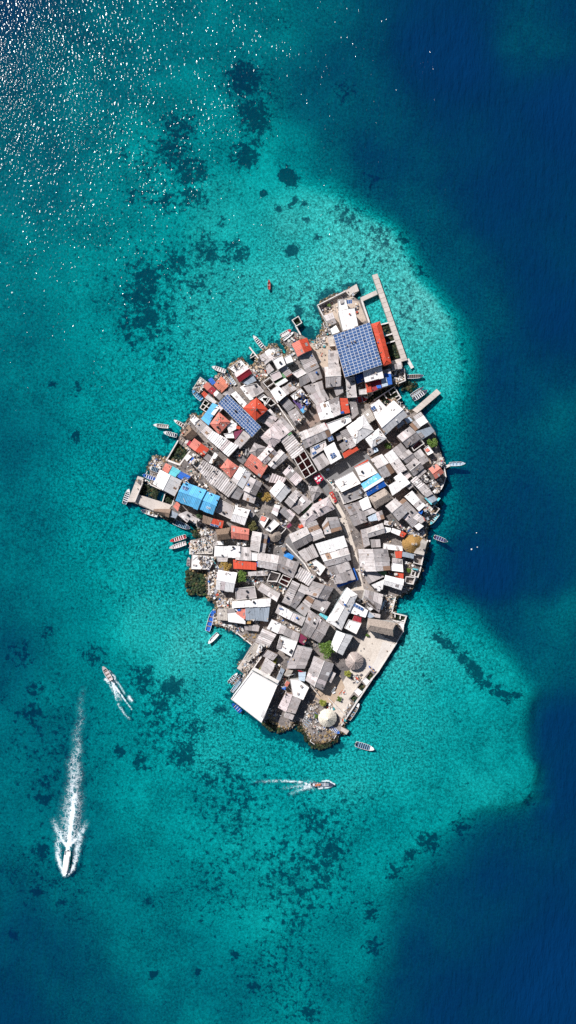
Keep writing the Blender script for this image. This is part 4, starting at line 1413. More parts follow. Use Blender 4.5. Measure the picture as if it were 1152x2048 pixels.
def sheets(parent, A, B, C, D, mat, name='roof_sheet', wid=1.75, row=4.2, st=0):
    """a slope laid with corrugated sheets: A-B upper edge, D-C lower edge"""
    lu = max((B - A).length, (C - D).length)
    lv = max((D - A).length, (C - B).length)
    n = max(1, int(round(lu / wid)))
    m = max(1, int(round(lv / row)))
    for j in range(m):
        for i in range(n):
            gp = .02 / max(lu, .5)
            u0, u1 = i / n + gp * (i > 0), (i + 1) / n - gp * (i < n - 1)
            v0, v1 = j / m, (j + 1) / m
            ov = 0.02 / max(lv, .5)
            e0 = U(-0.012, 0.02) if j == 0 else 0
            e1 = U(-0.03, 0.035) if j == m - 1 else -.03 / max(lv, .5)
            dz = U(0, 0.05) + (m - 1 - j) * 0.02
            k = 3 if not st else 2
            amp = 0.03 if not st else 0.075
            vs = []
            for v in (v0 - e0 * .5, v1 + e1):
                for q in range(2 * k + 1):
                    p = patch(A, B, C, D, lerp(u0, u1, q / (2 * k)), v)
                    vs.append(p + Vector((0, 0, dz + (amp if q % 2 else -amp))))
            w_ = 2 * k + 1
            fs = [(q, q + 1, w_ + q + 1, w_ + q) for q in range(2 * k)]
            mt = mat
            mn_ = mat.name[5:]
            if mn_ in ('l', 'g', 'lp', 'd', 'w', 'c') and R() < (.12 if mn_ != 'w' else .04):
                mt = roofmat(random.choice(['l', 'g', 'l', 'lp', 'rs'] if mn_ != 'w' else ['l', 'lp']))
            mk(name, vs, fs, mt, parent)
            NPANEL[0] += 1
    if lu * lv > 14 and mat.name[5:] in ('l', 'g', 'lp', 'd', 'w', 'p', 'r', 'c'):
        for _ in range(random.choice((0, 1, 1, 2, 3))):
            u, v = U(.1, .8), U(.1, .75)
            du, dv = U(.5, 1.5) / lu, U(.5, 1.6) / lv
            up = Vector((0, 0, .11))
            vs = [patch(A, B, C, D, *uv) + up for uv in ((u, v), (min(u + du, 1), v), (min(u + du, 1), min(v + dv, 1)), (u, min(v + dv, 1)))]
            t = R()
            if t < .55:
                mk('roof_patch', vs, [(0, 1, 2, 3)], roofmat(random.choice(['l', 'g', 'd', 'rs', 'g', 'w'])), parent)
            elif t < .92:
                mb = MB(); p = vs[0]
                rock(mb, (p.x, p.y, p.z + .05), U(.14, .28))
                mb.build('roof_weight', M_CONC, parent)
            else:
                mb = MB(); p = vs[0]
                mb.cyl((p.x, p.y, p.z - .2), .42, 1.0, 10); mb.cyl((p.x, p.y, p.z + .8), .42, .14, 10, r2=.2)
                mb.build('water_tank', plain('tank_black', (.03, .03, .035)) if R() < .8 else plain('tank_blue', (.02, .12, .4)), parent)


def roof_deck(parent, slopes, mat):
    mb = MB()
    dn = Vector((0, 0, 0.055))
    for A, B, C, D in slopes:
        if (A - B).length < 1e-3:
            mb.add([A - dn, C - dn, D - dn], [(0, 1, 2)])
        else:
            mb.add([A - dn, B - dn, C - dn, D - dn], [(0, 1, 2, 3)])
    return mb.build('roof', mat, parent)


def inset(pts, k):
    c = sum(pts, Vector((0, 0, 0))) / len(pts)
    return [Vector((c.x + (p.x - c.x) * k, c.y + (p.y - c.y) * k, p.z)) for p in pts]


def body(parent, base, top, mat, extra=None):
    """closed wall block: base ring, top ring (same count), extra top faces from ridge points"""
    n = len(base)
    vs = list(base) + list(top)
    fs = [(i, (i + 1) % n, n + (i + 1) % n, n + i) for i in range(n)]
    if extra is None:
        fs.append(tuple(range(n, 2 * n)))
    else:
        rp, ef = extra
        vs += rp
        fs += ef
    mk('wall', vs, fs, mat, parent)


def ccw(pts):
    if area([(p[0], -p[1]) for p in pts]) < 0:
        if len(pts) == 4:
            return [pts[1], pts[0], pts[3], pts[2]]
        return list(reversed(pts))
    return list(pts)


NAMES = {'mono': 'lean_to_house', 'gable': 'gabled_house', 'hip': 'hipped_house', 'pyr': 'hipped_house', 'slab': 'flat_roofed_house', 'frame': 'roofless_building',
         'thgable': 'thatched_house', 'bigwhite': 'flat_roofed_house', 'bigsolar': 'solar_hall'}
FORMW = {'mono': 'sheet roofed building', 'gable': 'gable roofed house', 'hip': 'hip roofed house', 'pyr': 'pyramid roofed house', 'slab': 'flat roofed building', 'frame': 'roofless walled frame',
         'thgable': 'thatched ridge roof', 'bigwhite': 'huge flat roof', 'bigsolar': 'roof covered in solar panels'}


def house(kind, c, pts, o):
    pts = ccw(pts)
    if kind in ('mono', 'gable', 'hip', 'pyr'):
        c0 = cen(pts)
        pts = [(c0[0] + (x - c0[0]) * 1.035, c0[1] + (y - c0[1]) * 1.035) for x, y in pts]
    h = float(o.get('h', 3.2))
    zb = float(o.get('b', G0))
    if zb >= 0 and h > 2.25:
        h = h * 1.12 + 0.75
    ze = (G0 + h) if zb >= 0 else h
    ar = abs(area(pts)) * S * S
    cx, cy = cen(pts)
    base = P(cx, cy, G0)
    base.z = G0 if zb >= 0 else 0.0
    name = NAMES[kind]
    form = FORMW[kind]
    if kind == 'mono' and ar < 12:
        name = 'shelter'; form = 'small shelter'
    elif kind == 'mono' and ar < 24:
        name = 'shed'; form = 'lean to shed'
    elif kind == 'slab' and ar < 16:
        name = 'concrete_outbuilding'; form = 'small flat roof'
    if o.get('water'):
        name = 'water_pen'; form = 'square walled pen'
    ob = thing(name, None, None, base)
    cat = {'roofless_building': 'walls', 'water_pen': 'pen', 'shelter': 'shelter', 'shed': 'shed', 'concrete_outbuilding': 'outbuilding'}.get(name, 'house')
    wd = WORD[c]
    if o.get('flipcol'):
        wd = WORD[o['flipcol']] + ' and ' + wd
    if o.get('text'):
        wd += ' lettered'
    if kind == 'frame':
        wd = 'white' if c == 'w' else 'pale'
    PENDING.append((ob, wd, form, cat, ar, cx, cy, name))
    q = [P(x, y, ze) - base for x, y in pts]
    zg = Vector((0, 0, 0))
    gz = (zb if zb < 0 else 0.0) - (0.0 if zb < 0 else 0.05)
    low = [Vector((p.x, p.y, gz)) for p in inset(q, 0.95)]
    wm = wallmat(int(U(0, 4)))
    mat = thatchmat(c) if kind == 'thgable' else roofmat(c)
    st = int(o.get('st', 0))
    if kind in ('mono', 'bigsolar'):
        if len(q) == 4:
            lv = ((q[3] - q[0]).length + (q[2] - q[1]).length) / 2
            lu = ((q[1] - q[0]).length + (q[2] - q[3]).length) / 2
            if lv > lu * 1.25:           # sheets run the short way
                q = [q[1], q[2], q[3], q[0]]
                low = [low[1], low[2], low[3], low[0]]
                lv = lu
            drop = min(0.55, max(0.12, lv * U(0.05, 0.11)))
            if R() < 0.5:
                q = [q[2], q[3], q[0], q[1]]
                low = [low[2], low[3], low[0], low[1]]
            for i in (2, 3):
                q[i] = q[i] - Vector((0, 0, drop))
            top = [p - Vector((0, 0, 0.10)) for p in inset(q, 0.95)]
            body(ob, low, top, wm)
            if kind == 'bigsolar':
                sheets(roof_deck(ob, [q], M_DECK), q[0], q[1], q[2], q[3], mat, wid=3, row=9)
            else:
                sheets(roof_deck(ob, [q], M_DECK), q[0], q[1], q[2], q[3], mat, st=st)
        else:
            mb = MB()
            mb.prism(q, q[0].z - 0.12, q[0].z)
            mb.build('roof_sheet', mat, ob)
            low2 = [p for p in low]
            body(ob, low2, [Vector((p.x, p.y, q[0].z - 0.13)) for p in low2], wm)
        zt = ze
    elif kind in ('gable', 'hip', 'pyr', 'thgable'):
        a0 = (q[0] + q[3]) / 2; a1 = (q[1] + q[2]) / 2
        rp = float(o.get('rp', .5))
        a0 = lerp(q[0], q[3], rp); a1 = lerp(q[1], q[2], rp)
        L_ = (a1 - a0).length
        sp = ((q[3] - q[0]).length + (q[2] - q[1]).length) / 2
        rise = min(2.1, max(0.45, sp * 0.5 * (0.46 if kind != 'thgable' else 0.66)))
        if kind in ('hip',):
            k = min(0.42, 0.45 * sp / L_)
        elif kind == 'pyr':
            k = 0.5
        elif kind == 'thgable':
            k = min(0.14, 0.2 * sp / L_)
        else:
            k = 0.0
        r0 = lerp(a0, a1, k) + Vector((0, 0, rise)); r1 = lerp(a1, a0, k) + Vector((0, 0, rise))
        dn = Vector((0, 0, 0.12))
        tq = [p - dn for p in inset(q, 0.94)]
        tr = [r0 - dn * 1.5, r1 - dn * 1.5]
        if k == 0:
            tr = [lerp(tr[0], tr[1], .03), lerp(tr[1], tr[0], .03)]
        n = 4
        body(ob, [Vector((p.x, p.y, gz)) for p in tq], tq, wm, (tr, [(4, 5, 9, 8), (5, 6, 9), (6, 7, 8, 9), (7, 4, 8)]))
        if kind == 'thgable':
            thatch_faces(ob, [(r0, r1, q[1], q[0]), (r1, r0, q[3], q[2]), (r0, r0, q[0], q[3]), (r1, r1, q[2], q[1])], mat)
        else:
            m0 = roofmat(o['flipcol']) if o.get('flipcol') else mat  # red shore house: salmon slope paints in its sunlit side
            dk = roof_deck(ob, [(r0, r1, q[1], q[0]), (r1, r0, q[3], q[2])] + ([(r0, r0, q[0], q[3]), (r1, r1, q[2], q[1])] if k > 0 else []), M_DECK)
            sheets(dk, r0, r1, q[1], q[0], m0, st=st)
            sheets(dk, r1, r0, q[3], q[2], mat, st=st)
            if k > 0:
                sheets(dk, r0, r0, q[0], q[3], mat, wid=2.6)
                sheets(dk, r1, r1, q[2], q[1], mat, wid=2.6)
            cm = roofmat(c) if c not in ('w', 'l', 'g', 'd') else (M_WWALL if R() < .35 else roofmat(c))
            mb = MB()
            d = Vector((r1.x - r0.x, r1.y - r0.y, 0))
            if d.length > 0.3:
                mb.seg(r0, r1, 0.26, r0.z + 0.02, r0.z + 0.11)
            if k > 0:
                for a, b_ in ((r0, q[0]), (r0, q[3]), (r1, q[1]), (r1, q[2])):
                    dd = (b_ - a); nn = Vector((-dd.y, dd.x, 0)).normalized() * 0.11; up = Vector((0, 0, 0.1))
                    mb.add([a - nn + up, b_ - nn + up, b_ + nn + up, a + nn + up], [(0, 1, 2, 3)])
            if mb.v:
                mb.build('ridge_cap', cm, dk)
            if o.get('stripe'):
                mb2 = MB()
                mb2.seg(lerp(r0, r1, .02), lerp(r1, r0, .02), 1.1, r0.z + 0.02, r0.z + 0.14)
                mb2.build('white_ridge_band', roofmat('w'), ob)
                for sgn, A, B, C, D in ((0, r0, r1, q[1], q[0]), (1, r1, r0, q[3], q[2])):
                    for _ in range(9 if sgn == 0 else 6):
                        u = U(.08, .85); v = U(.35, .85)
                        mb3 = MB()
                        a = patch(A, B, C, D, u, v) + Vector((0, 0, .09)); b_ = patch(A, B, C, D, u + U(.03, .1), v) + Vector((0, 0, .09))
                        dn2 = (patch(A, B, C, D, u, v + .05) - patch(A, B, C, D, u, v))
                        mb3.add([a, b_, b_ + dn2, a + dn2], [(0, 1, 2, 3)])
                        mb3.build('painted_mark', roofmat('w'), ob)
            if o.get('text'):
                lettering(ob, q, r0, r1)
        zt = ze + rise * 0.5
    elif kind in ('slab', 'bigwhite'):
        ins = inset(q, 0.97)
        body(ob, low, [p - Vector((0, 0, 0.16)) for p in inset(q, 0.95)], wm)
        mb = MB(); mb.prism(q, q[0].z - 0.15, q[0].z)
        mb.build('roof_slab', mat, ob)
        mb = MB()
        n = len(q)
        ph = U(0.12, 0.4) if kind == 'slab' else 0.28
        for i in range(n):
            mb.seg(ins[i], ins[(i + 1) % n], 0.16, q[0].z + 0.003 + i * 0.002, q[0].z + ph + i * 0.004)
        mb.build('parapet', M_WWALL, ob)
        zt = ze
        if kind == 'bigwhite':
            mb = MB()
            for i in range(6):
                a = lerp(q[3], q[2], .72 + i * .03); b_ = lerp(q[0], q[1], .72 + i * .03)
                p = lerp(a, b_, .1); p2 = lerp(a, b_, .0)
                mb.seg(p, p2, 0.18, q[0].z + .05, q[0].z + .35 + .05 * i)
            mb.build('stair', M_METAL, ob)
            mb = MB()
            a = q[3]; b_ = q[0]
            nrm = Vector((b_ - a).cross(Vector((0, 0, 1)))).normalized()
            if nrm.dot(q[1] - q[0]) > 0:
                nrm = -nrm
            mb.prism([a + nrm * .05, a + nrm * 1.3, b_ + nrm * 1.3, b_ + nrm * .05][::-1], q[0].z - 2.7, q[0].z - 2.5)
            mb.build('balcony', M_WWALL, ob)
        else:
            for _ in range(int(min(4, ar / 14))):
                u, v = U(.15, .85), U(.15, .85)
                p = patch(q[0], q[1], q[2], q[min(3, len(q) - 1)], u, v)
                t = R()
                mb = MB()
                if t < .35:
                    mb.cyl((p.x, p.y, p.z + .0), .45, .9, 10); mb.cyl((p.x, p.y, p.z + .9), .45, .12, 10, r2=.2)
                    mb.build('water_tank', plain('tank_black', (.03, .03, .035)) if R() < .88 else plain('tank_blue', (.02, .12, .4)), ob)
                elif t < .7:
                    mb.box((p.x, p.y, p.z + .3), (U(.6, 1.6), U(.5, 1.2), .6), U(0, 3))
                    mb.build('roof_box', surf('roof_box', (.42, .38, .36)), ob)
                else:
                    mb.box((p.x, p.y, p.z + .06), (U(1.2, 2.6), .2, .1), U(0, 3))
                    mb.build('timber', M_WOOD, ob)
    elif kind == 'frame':
        nx, ny = int(o.get('nx', 1)), int(o.get('ny', 1))
        wm2 = M_WWALL
        z1 = q[0].z
        lines = []
        for i in range(nx + 1):
            lines.append((patch(q[0], q[1], q[2], q[3], i / nx, 0), patch(q[0], q[1], q[2], q[3], i / nx, 1)))
        for j in range(ny + 1):
            lines.append((patch(q[0], q[1], q[2], q[3], 0, j / ny), patch(q[0], q[1], q[2], q[3], 1, j / ny)))
        for i, (a, b_) in enumerate(lines):
            mb = MB(); mb.seg(a, b_, 0.26, gz, z1 - 0.004 * i)
            mb.build('wall', wm2, ob)
        if not o.get('water'):
            mb = MB(); mb.prism(inset(q, .97), gz, 0.06)
            mb.build('floor', surf('bare_floor_' + c, tuple(.55 * x + .04 for x in PAL[c]) if c != 'w' else (.3, .26, .24), dirt=.5), ob)
        zt = G0
    HOUSES.append((pts, zt + 0.03, kind in ('slab', 'bigwhite')))
    if kind == 'bigsolar':
        pan = solar_mesh()
        grid_panels(ob, q, int(o['nx']), int(o['ny']), pan)
        HOUSES[-1] = (pts, zt + .2, False)
    return ob


PANEL = {}


def solar_mesh():
    if 'm' in PANEL:
        return PANEL['m']
    m, t, b = newmat('solar_glass')
    N, L = t.nodes, t.links
    oi = N.new('ShaderNodeObjectInfo')
    cr = N.new('ShaderNodeValToRGB')
    e = cr.color_ramp.elements
    e[0].color = (0.028, 0.075, 0.20, 1); e[1].color = (0.045, 0.11, 0.27, 1)
    L.new(oi.outputs['Random'], cr.inputs[0]); L.new(cr.outputs[0], b.inputs['Base Color'])
    b.inputs['Roughness'].default_value = 0.35
    fm = surf('panel_frame', (0.78, 0.8, 0.83), dirt=.05, var=.03)
    mb = MB()
    mb.box((0, 0, .02), (1, 1, .04), 0, 0)
    mb.add([(-.465, -.455, .046), (.465, -.455, .046), (.465, .455, .046), (-.465, .455, .046)], [(0, 1, 2, 3)], 1)
    me = bpy.data.meshes.new('solar_panel')
    me.from_pydata(mb.v, [], mb.f)
    me.materials.append(fm); me.materials.append(m)
    me.polygons.foreach_set('material_index', mb.m)
    PANEL['m'] = me
    return me


def grid_panels(ob, q, nx, ny, me):
    for j in range(ny):
        for i in range(nx):
            c00 = patch(q[0], q[1], q[2], q[3], i / nx, j / ny); c10 = patch(q[0], q[1], q[2], q[3], (i + 1) / nx, j / ny)
            c01 = patch(q[0], q[1], q[2], q[3], i / nx, (j + 1) / ny); c11 = patch(q[0], q[1], q[2], q[3], (i + 1) / nx, (j + 1) / ny)
            c = (c00 + c10 + c01 + c11) / 4 + Vector((0, 0, .12))
            ex = ((c10 - c00) + (c11 - c01)) / 2 * .97; ey = ((c01 - c00) + (c11 - c10)) / 2 * .97
            ez = ex.cross(ey).normalized()
            if ez.z < 0:
                ez = -ez
            p = bpy.data.objects.new('solar_panel', me)
            p.matrix_local = Matrix(((ex.x, ey.x, ez.x, c.x), (ex.y, ey.y, ez.y, c.y), (ex.z, ey.z, ez.z, c.z), (0, 0, 0, 1)))
            link(p, ob)


def lettering(ob, q, r0, r1):
    cu = bpy.data.curves.new('lettering', 'FONT')
    cu.body = 'os'
    cu.size = 2.0
    cu.extrude = 0.02
    tmp = bpy.data.objects.new('lettering_tmp', cu)
    col.objects.link(tmp)
    bpy.context.view_layer.update()
    me = bpy.data.meshes.new_from_object(tmp.evaluated_get(bpy.context.evaluated_depsgraph_get()))
    bpy.data.objects.remove(tmp)
    me.materials.clear(); me.materials.append(roofmat('w'))
    o = bpy.data.objects.new('lettering', me)
    A, B, C, D = r0, r1, q[1], q[0]
    if ((C + D) / 2).y > ((q[2] + q[3]) / 2).y:
        A, B, C, D = r1, r0, q[3], q[2]
    # lower slope, reading along the eave
    if (B - A).x < 0:
        A, B, C, D = B, A, D, C
    ex = (B - A).normalized(); ey = ((A + B) / 2 - (C + D) / 2).normalized(); ez = ex.cross(ey).normalized()
    c = patch(A, B, C, D, .42, .6) + ez * .13
    o.matrix_local = Matrix(((ex.x, ey.x, ez.x, c.x), (ex.y, ey.y, ez.y, c.y), (ex.z, ey.z, ez.z, c.z), (0, 0, 0, 1)))
    link(o, ob)


def thatch_faces(ob, quads, mat):
    """thick shaggy thatch: a lumpy sheet plus straw bundles lying down the slope"""
    mb = MB()
    for A, B, C, D in quads:
        lu = max((B - A).length, (C - D).length); lv = ((D - A).length + (C - B).length) / 2
        n = max(3, int(lu / .45)); m = max(3, int(lv / .45))
        vs = []
        for j in range(m + 1):
            for i in range(n + 1):
                p = patch(A, B, C, D, i / n, j / m)
                e = 0.06 if 0 < j < m else 0.03
                vs.append(p + Vector((U(-.05, .05), U(-.05, .05), U(0, e) + .05)))
        fs = [(j * (n + 1) + i, j * (n + 1) + i + 1, (j + 1) * (n + 1) + i + 1, (j + 1) * (n + 1) + i) for j in range(m) for i in range(n)]
        mb.add(vs, fs)
        for _ in range(int(lu * lv * 4.5)):
            u, v = R(), R()
            dv = U(.5, .9) / max(lv, .6)
            a = patch(A, B, C, D, u, v); b_ = patch(A, B, C, D, u + U(-.02, .02), min(1.06, v + dv))
            d = b_ - a
            nn = Vector((-d.y, d.x, 0))
            if nn.length < 1e-3:
                continue
            nn = nn.normalized() * U(.05, .12)
            up = Vector((0, 0, U(.10, .2))); up2 = Vector((0, 0, U(.06, .16)))
            mb.add([a - nn + up2, a + nn + up2, b_ + nn * .6 + up, b_ - nn * .6 + up], [(0, 1, 2, 3)])
    mb.build('thatch', mat, ob)


def round_hut(px, py, rpx, c, label, sx=1, sy=1):
    r = rpx * S
    ob = thing('thatched_hut', label, 'hut', P(px, py, G0))
    ob.scale = (sx, sy, 1)
    mat = thatchmat(c)
    he = 2.3; ht = he + r * .75
    mb = MB()
    for i in range(10):
        a = i * math.pi / 5
        m2 = MB(); m2.cyl((r * .82 * math.cos(a), r * .82 * math.sin(a), 0), .09, he + .1, 6)
        m2.build('post', M_TRUNK, ob)
    n = 40
    rings = [1.04, .85, .65, .45, .25, .08]
    vs = []
    for k, q in enumerate(rings):
        for i in range(n):
            a = 2 * math.pi * i / n
            rr = r * q * (1 + U(-.035, .035))
            vs.append((rr * math.cos(a), rr * math.sin(a), he + (ht - he) * (1 - q) + U(-.05, .07)))
    fs = [(k * n + i, k * n + (i + 1) % n, (k + 1) * n + (i + 1) % n, (k + 1) * n + i) for k in range(len(rings) - 1) for i in range(n)]
    fs.append(tuple((len(rings) - 1) * n + i for i in range(n)))
    mb.add(vs, fs)
    for _ in range(int(420 * (r / 2.5) ** 1.3)):
        a = U(0, 2 * math.pi); q0 = math.sqrt(R()) * .98 + .02; q1 = min(1.12, q0 + U(.15, .3))
        f = lambda q, aa: Vector((r * q * math.cos(aa), r * q * math.sin(aa), he + (ht - he) * (1 - q)))
        a2 = a + U(-.05, .05)
        p0 = f(q0, a); p1 = f(q1, a2)
        nn = Vector((-math.sin(a), math.cos(a), 0)) * U(.05, .13)
        mb.add([p0 - nn + Vector((0, 0, .08)), p0 + nn + Vector((0, 0, .08)), p1 + nn * .7 + Vector((0, 0, U(.1, .2))), p1 - nn * .7 + Vector((0, 0, U(.1, .2)))], [(0, 1, 2, 3)])
    mb.build('thatch', mat, ob)
    if c == 'W':
        for i in range(14):
            a = U(0, 6.28)
            m2 = MB()
            p0 = Vector((0, 0, ht + .12)); p1 = Vector((r * 1.05 * math.cos(a), r * 1.05 * math.sin(a), he + .25))
            nn = Vector((-math.sin(a), math.cos(a), 0)) * .17
            m2.add([p0, p0 + nn * .3, p1 + nn, p1 - nn], [(0, 1, 2, 3)])
            m2.build('palm_leaf', surf('dry_palm', (.62, .5, .45), dirt=.4), ob)
    m2 = MB(); m2.cyl((0, 0, ht - .1), r * .1, .35, 8, r2=.05)
    m2.build('cap', mat, ob)
    if c == 'O':
        for i in range(7):
            m2 = MB(); m2.box((-.9 + .3 * i, 0, ht - .05 - .06 * abs(i - 3)), (.1, 1.0, .08), .1)
            m2.build('ridge_pole', M_WWALL, ob)
    HOUSES.append(([(px + rpx * math.cos(i * .7), py + rpx * math.sin(i * .7)) for i in range(9)], G0 + 2.5, False))


BOATMATS = {}


def boat(s, b, wpx, c, ci, o, label):
    (sx, sy), (bx, by) = s, b
    z = float(o.get('z', 0))
    A = P(sx, sy, z + .6); B = P(bx, by, z + .6)
    d = B - A; d.z = 0
    L_ = d.length
    wd = wpx * S / 2
    base = Vector(((A.x + B.x) / 2, (A.y + B.y) / 2, z))
    nm = 'motor_boat' if L_ > 4.4 else 'dinghy'
    ob = thing(nm, label, 'boat', base, None)
    ob.rotation_euler = (0, 0, math.atan2(d.y, d.x))
    m_out = plain('boat_paint_' + c, PAL[c], .4, .5)
    if ci == 'navy':
        ci = random.choice(['navy', 'navy', 's', 'brown', 'l', 'n'])
    m_in = plain('boat_inside_' + ci, tuple(.8 * x for x in PAL[ci]), .6)
    hgt = 0.62; dr = -.25 if z == 0 else 0.02
    st = [0, .12, .3, .5, .68, .82, .92, .975, 1.0]
    ww = [.86, .94, 1.0, 1.0, .93, .76, .5, .26, .03]
    sh = [0, 0, 0, .02, .06, .13, .22, .3, .34]
    rim_o = []; rim_i = []; bot = []; flo = []
    for t, q, e in zip(st, ww, sh):
        x = -L_ / 2 + L_ * t
        y = wd * q; yi = max(y - .10, .0)
        for sgn in (1, -1):
            rim_o.append((x, sgn * y, hgt + e)); rim_i.append((x - (.06 if t > .95 else 0) + (.08 if t == 0 else 0), sgn * yi, hgt + e))
            bot.append((x - .25 * t * L_ * .1, sgn * y * .62, dr + e * .4)); flo.append((x - .3 * t * .3 + (.08 if t == 0 else 0), sgn * yi * .72, .16 + e * .5))
    n = len(st)
    N4 = [rim_o, rim_i, bot, flo]
    vs = sum(N4, [])
    RO, RI, BO, FL = 0, 2 * n, 4 * n, 6 * n
    fs = []; mi = []
    for i in range(n - 1):
        for sgn in (0, 1):
            a, b_ = 2 * i + sgn, 2 * (i + 1) + sgn
            f1 = [(BO + a, BO + b_, RO + b_, RO + a), (RO + a, RO + b_, RI + b_, RI + a), (RI + a, RI + b_, FL + b_, FL + a)]
            for k, f in enumerate(f1):
                fs.append(f if sgn else f[::-1]); mi.append(0 if k < 2 else 1)
        fs.append((FL + 2 * i, FL + 2 * i + 1, FL + 2 * i + 3, FL + 2 * i + 2)); mi.append(1)
        fs.append((BO + 2 * i, BO + 2 * i + 2, BO + 2 * i + 3, BO + 2 * i + 1)); mi.append(0)
    fs += [(BO, BO + 1, RO + 1, RO), (RO, RO + 1, RI + 1, RI), (RI, RI + 1, FL + 1, FL)]; mi += [0, 0, 1]
    mk('hull', vs, fs, [m_out, m_in], ob, mi)
    k = int(o.get('n', 4))
    wat = lambda t: wd * np.interp(t, st, ww)
    mseat = random.choice([m_out, m_out, M_WOOD, plain('seat_blue', (.2, .36, .5))]) if c in ('white', 'lp', 'l') else plain('seat_pale', (.6, .6, .62))
    for i in range(k):
        t = .12 + .66 * (i + .5) / k
        mb = MB(); mb.box((-L_ / 2 + L_ * t, 0, hgt - .1 + .002 * i), (.26 * max(.6, L_ / 6.5), 2 * (wat(t) - .05), .06))
        mb.build('bench', mseat, ob)
    # bow deck
    mb = MB()
    xs_ = [.78, .86, .92, .975]
    vs = []
    for t in xs_:
        y = wat(t) * .95
        vs += [(-L_ / 2 + L_ * t, y, hgt + np.interp(t, st, sh) + .02), (-L_ / 2 + L_ * t, -y, hgt + np.interp(t, st, sh) + .02)]
    mb.add(vs, [(2 * i, 2 * i + 1, 2 * i + 3, 2 * i + 2)[::-1] for i in range(3)])
    dm = m_out
    if o.get('red') or ci == 'red':
        dm = plain('boat_red', PAL['red'])
    elif ci in ('b', 'a', 't', 'lp', 'lb'):
        dm = m_in
    elif R() < .45 and c == 'white' and not o.get('canopy'):
        dm = plain('boat_inside_navy', tuple(.8 * x for x in PAL['navy']), .6)
    mb.build('bow_deck', dm, ob)
    if L_ > 4.4 and (z == 0):
        mb = MB(); mb.box((-L_ / 2 - .12, 0, hgt - .05), (.34, .4, .5)); mb.box((-L_ / 2 - .2, 0, hgt + .26), (.5, .34, .2))
        mb.build('outboard_motor', plain('motor_dark', (.03, .03, .035)), ob)
    if o.get('canopy'):
        mb = MB()
        vs = []
        for t in (.14, .3, .5, .7, .82):
            y = wat(t) * .86
            vs += [(-L_ / 2 + L_ * t, y, 1.5), (-L_ / 2 + L_ * t, 0, 1.72), (-L_ / 2 + L_ * t, -y, 1.5)]
        fs = []
        for i in range(4):
            fs += [(3 * i, 3 * i + 1, 3 * i + 4, 3 * i + 3), (3 * i + 1, 3 * i + 2, 3 * i + 5, 3 * i + 4)]
        mb.add(vs, fs)
        mb.build('canopy', plain('canopy_white', (.85, .85, .85)), ob)
        for t in (.16, .8):
            for sg in (1, -1):
                m2 = MB(); m2.cyl((-L_ / 2 + L_ * t, sg * wat(t) * .8, .55), .035, .98, 6); m2.build('canopy_post', M_METAL, ob)
    if o.get('people'):
        mb = MB()
        for i in range(4):
            mb.box((-L_ / 2 + 1.8 + i * .55, U(-.3, .3), hgt + .12), (.5, .55, .5), U(0, 1))
        mb.build('cargo', plain('cargo_orange', (.6, .2, .1)), ob)
        mb = MB(); mb.box((-L_ / 2 + .9, 0, hgt + .02), (.7, .9, .3)); mb.build('stern_box', plain('cargo_pale', (.65, .65, .7)), ob)
    if 'stones' in label:
        mb = MB()
        for _ in range(34):
            t = U(.08, .8); rock(mb, (-L_ / 2 + L_ * t, U(-.8, .8) * wat(t) * .8, U(.25, .65)), U(.14, .3))
        mb.build('stone_load', surf('stone_load', (.42, .38, .34)), ob)


ICO_V = None


def rock(mb, c, r, mi=0):
    global ICO_V
    if ICO_V is None:
        t = (1 + 5 ** .5) / 2
        ICO_V = ([Vector(v).normalized() for v in ((-1, t, 0), (1, t, 0), (-1, -t, 0), (1, -t, 0), (0, -1, t), (0, 1, t), (0, -1, -t), (0, 1, -t), (t, 0, -1), (t, 0, 1), (-t, 0, -1), (-t, 0, 1))],
                 [(0, 11, 5), (0, 5, 1), (0, 1, 7), (0, 7, 10), (0, 10, 11), (1, 5, 9), (5, 11, 4), (11, 10, 2), (10, 7, 6), (7, 1, 8), (3, 9, 4), (3, 4, 2), (3, 2, 6), (3, 6, 8), (3, 8, 9), (4, 9, 5), (2, 4, 11), (6, 2, 10), (8, 6, 7), (9, 8, 1)])
    sx, sy, sz = r * U(.7, 1.3), r * U(.7, 1.3), r * U(.5, .9)
    rz = U(0, 6.28); cs, sn = math.cos(rz), math.sin(rz)
    vs = []
    for v in ICO_V[0]:
        k = U(.78, 1.15)
        x, y, z_ = v.x * sx * k, v.y * sy * k, v.z * sz * k
        vs.append((c[0] + x * cs - y * sn, c[1] + x * sn + y * cs, c[2] + z_))
    mb.add(vs, ICO_V[1], mi)


LEAFM = {}


def leafmat(style):
    if style in LEAFM:
        return LEAFM[style]
    c = dict(green=((.045, .11, .012), (.13, .21, .02)), darkgreen=((.02, .05, .015), (.05, .10, .03)), olive=((.07, .075, .02), (.16, .14, .035)),
             yellow=((.16, .19, .02), (.34, .33, .05)), ochre=((.24, .15, .03), (.46, .29, .06)))[style]
    m, t, b = newmat('leaf_' + style)
    N, L = t.nodes, t.links
    geo = N.new('ShaderNodeNewGeometry')
    n = N.new('ShaderNodeTexNoise'); n.inputs['Scale'].default_value = 2.2; n.inputs['Detail'].default_value = 3
    L.new(geo.outputs['Position'], n.inputs['Vector'])
    cr = N.new('ShaderNodeValToRGB')
    e = cr.color_ramp.elements
    e[0].position = .35; e[0].color = rgb(c[0]); e[1].position = .65; e[1].color = rgb(c[1])
    L.new(n.outputs[0], cr.inputs[0]); L.new(cr.outputs[0], b.inputs['Base Color'])
    b.inputs['Roughness'].default_value = .6
    LEAFM[style] = m
    return m


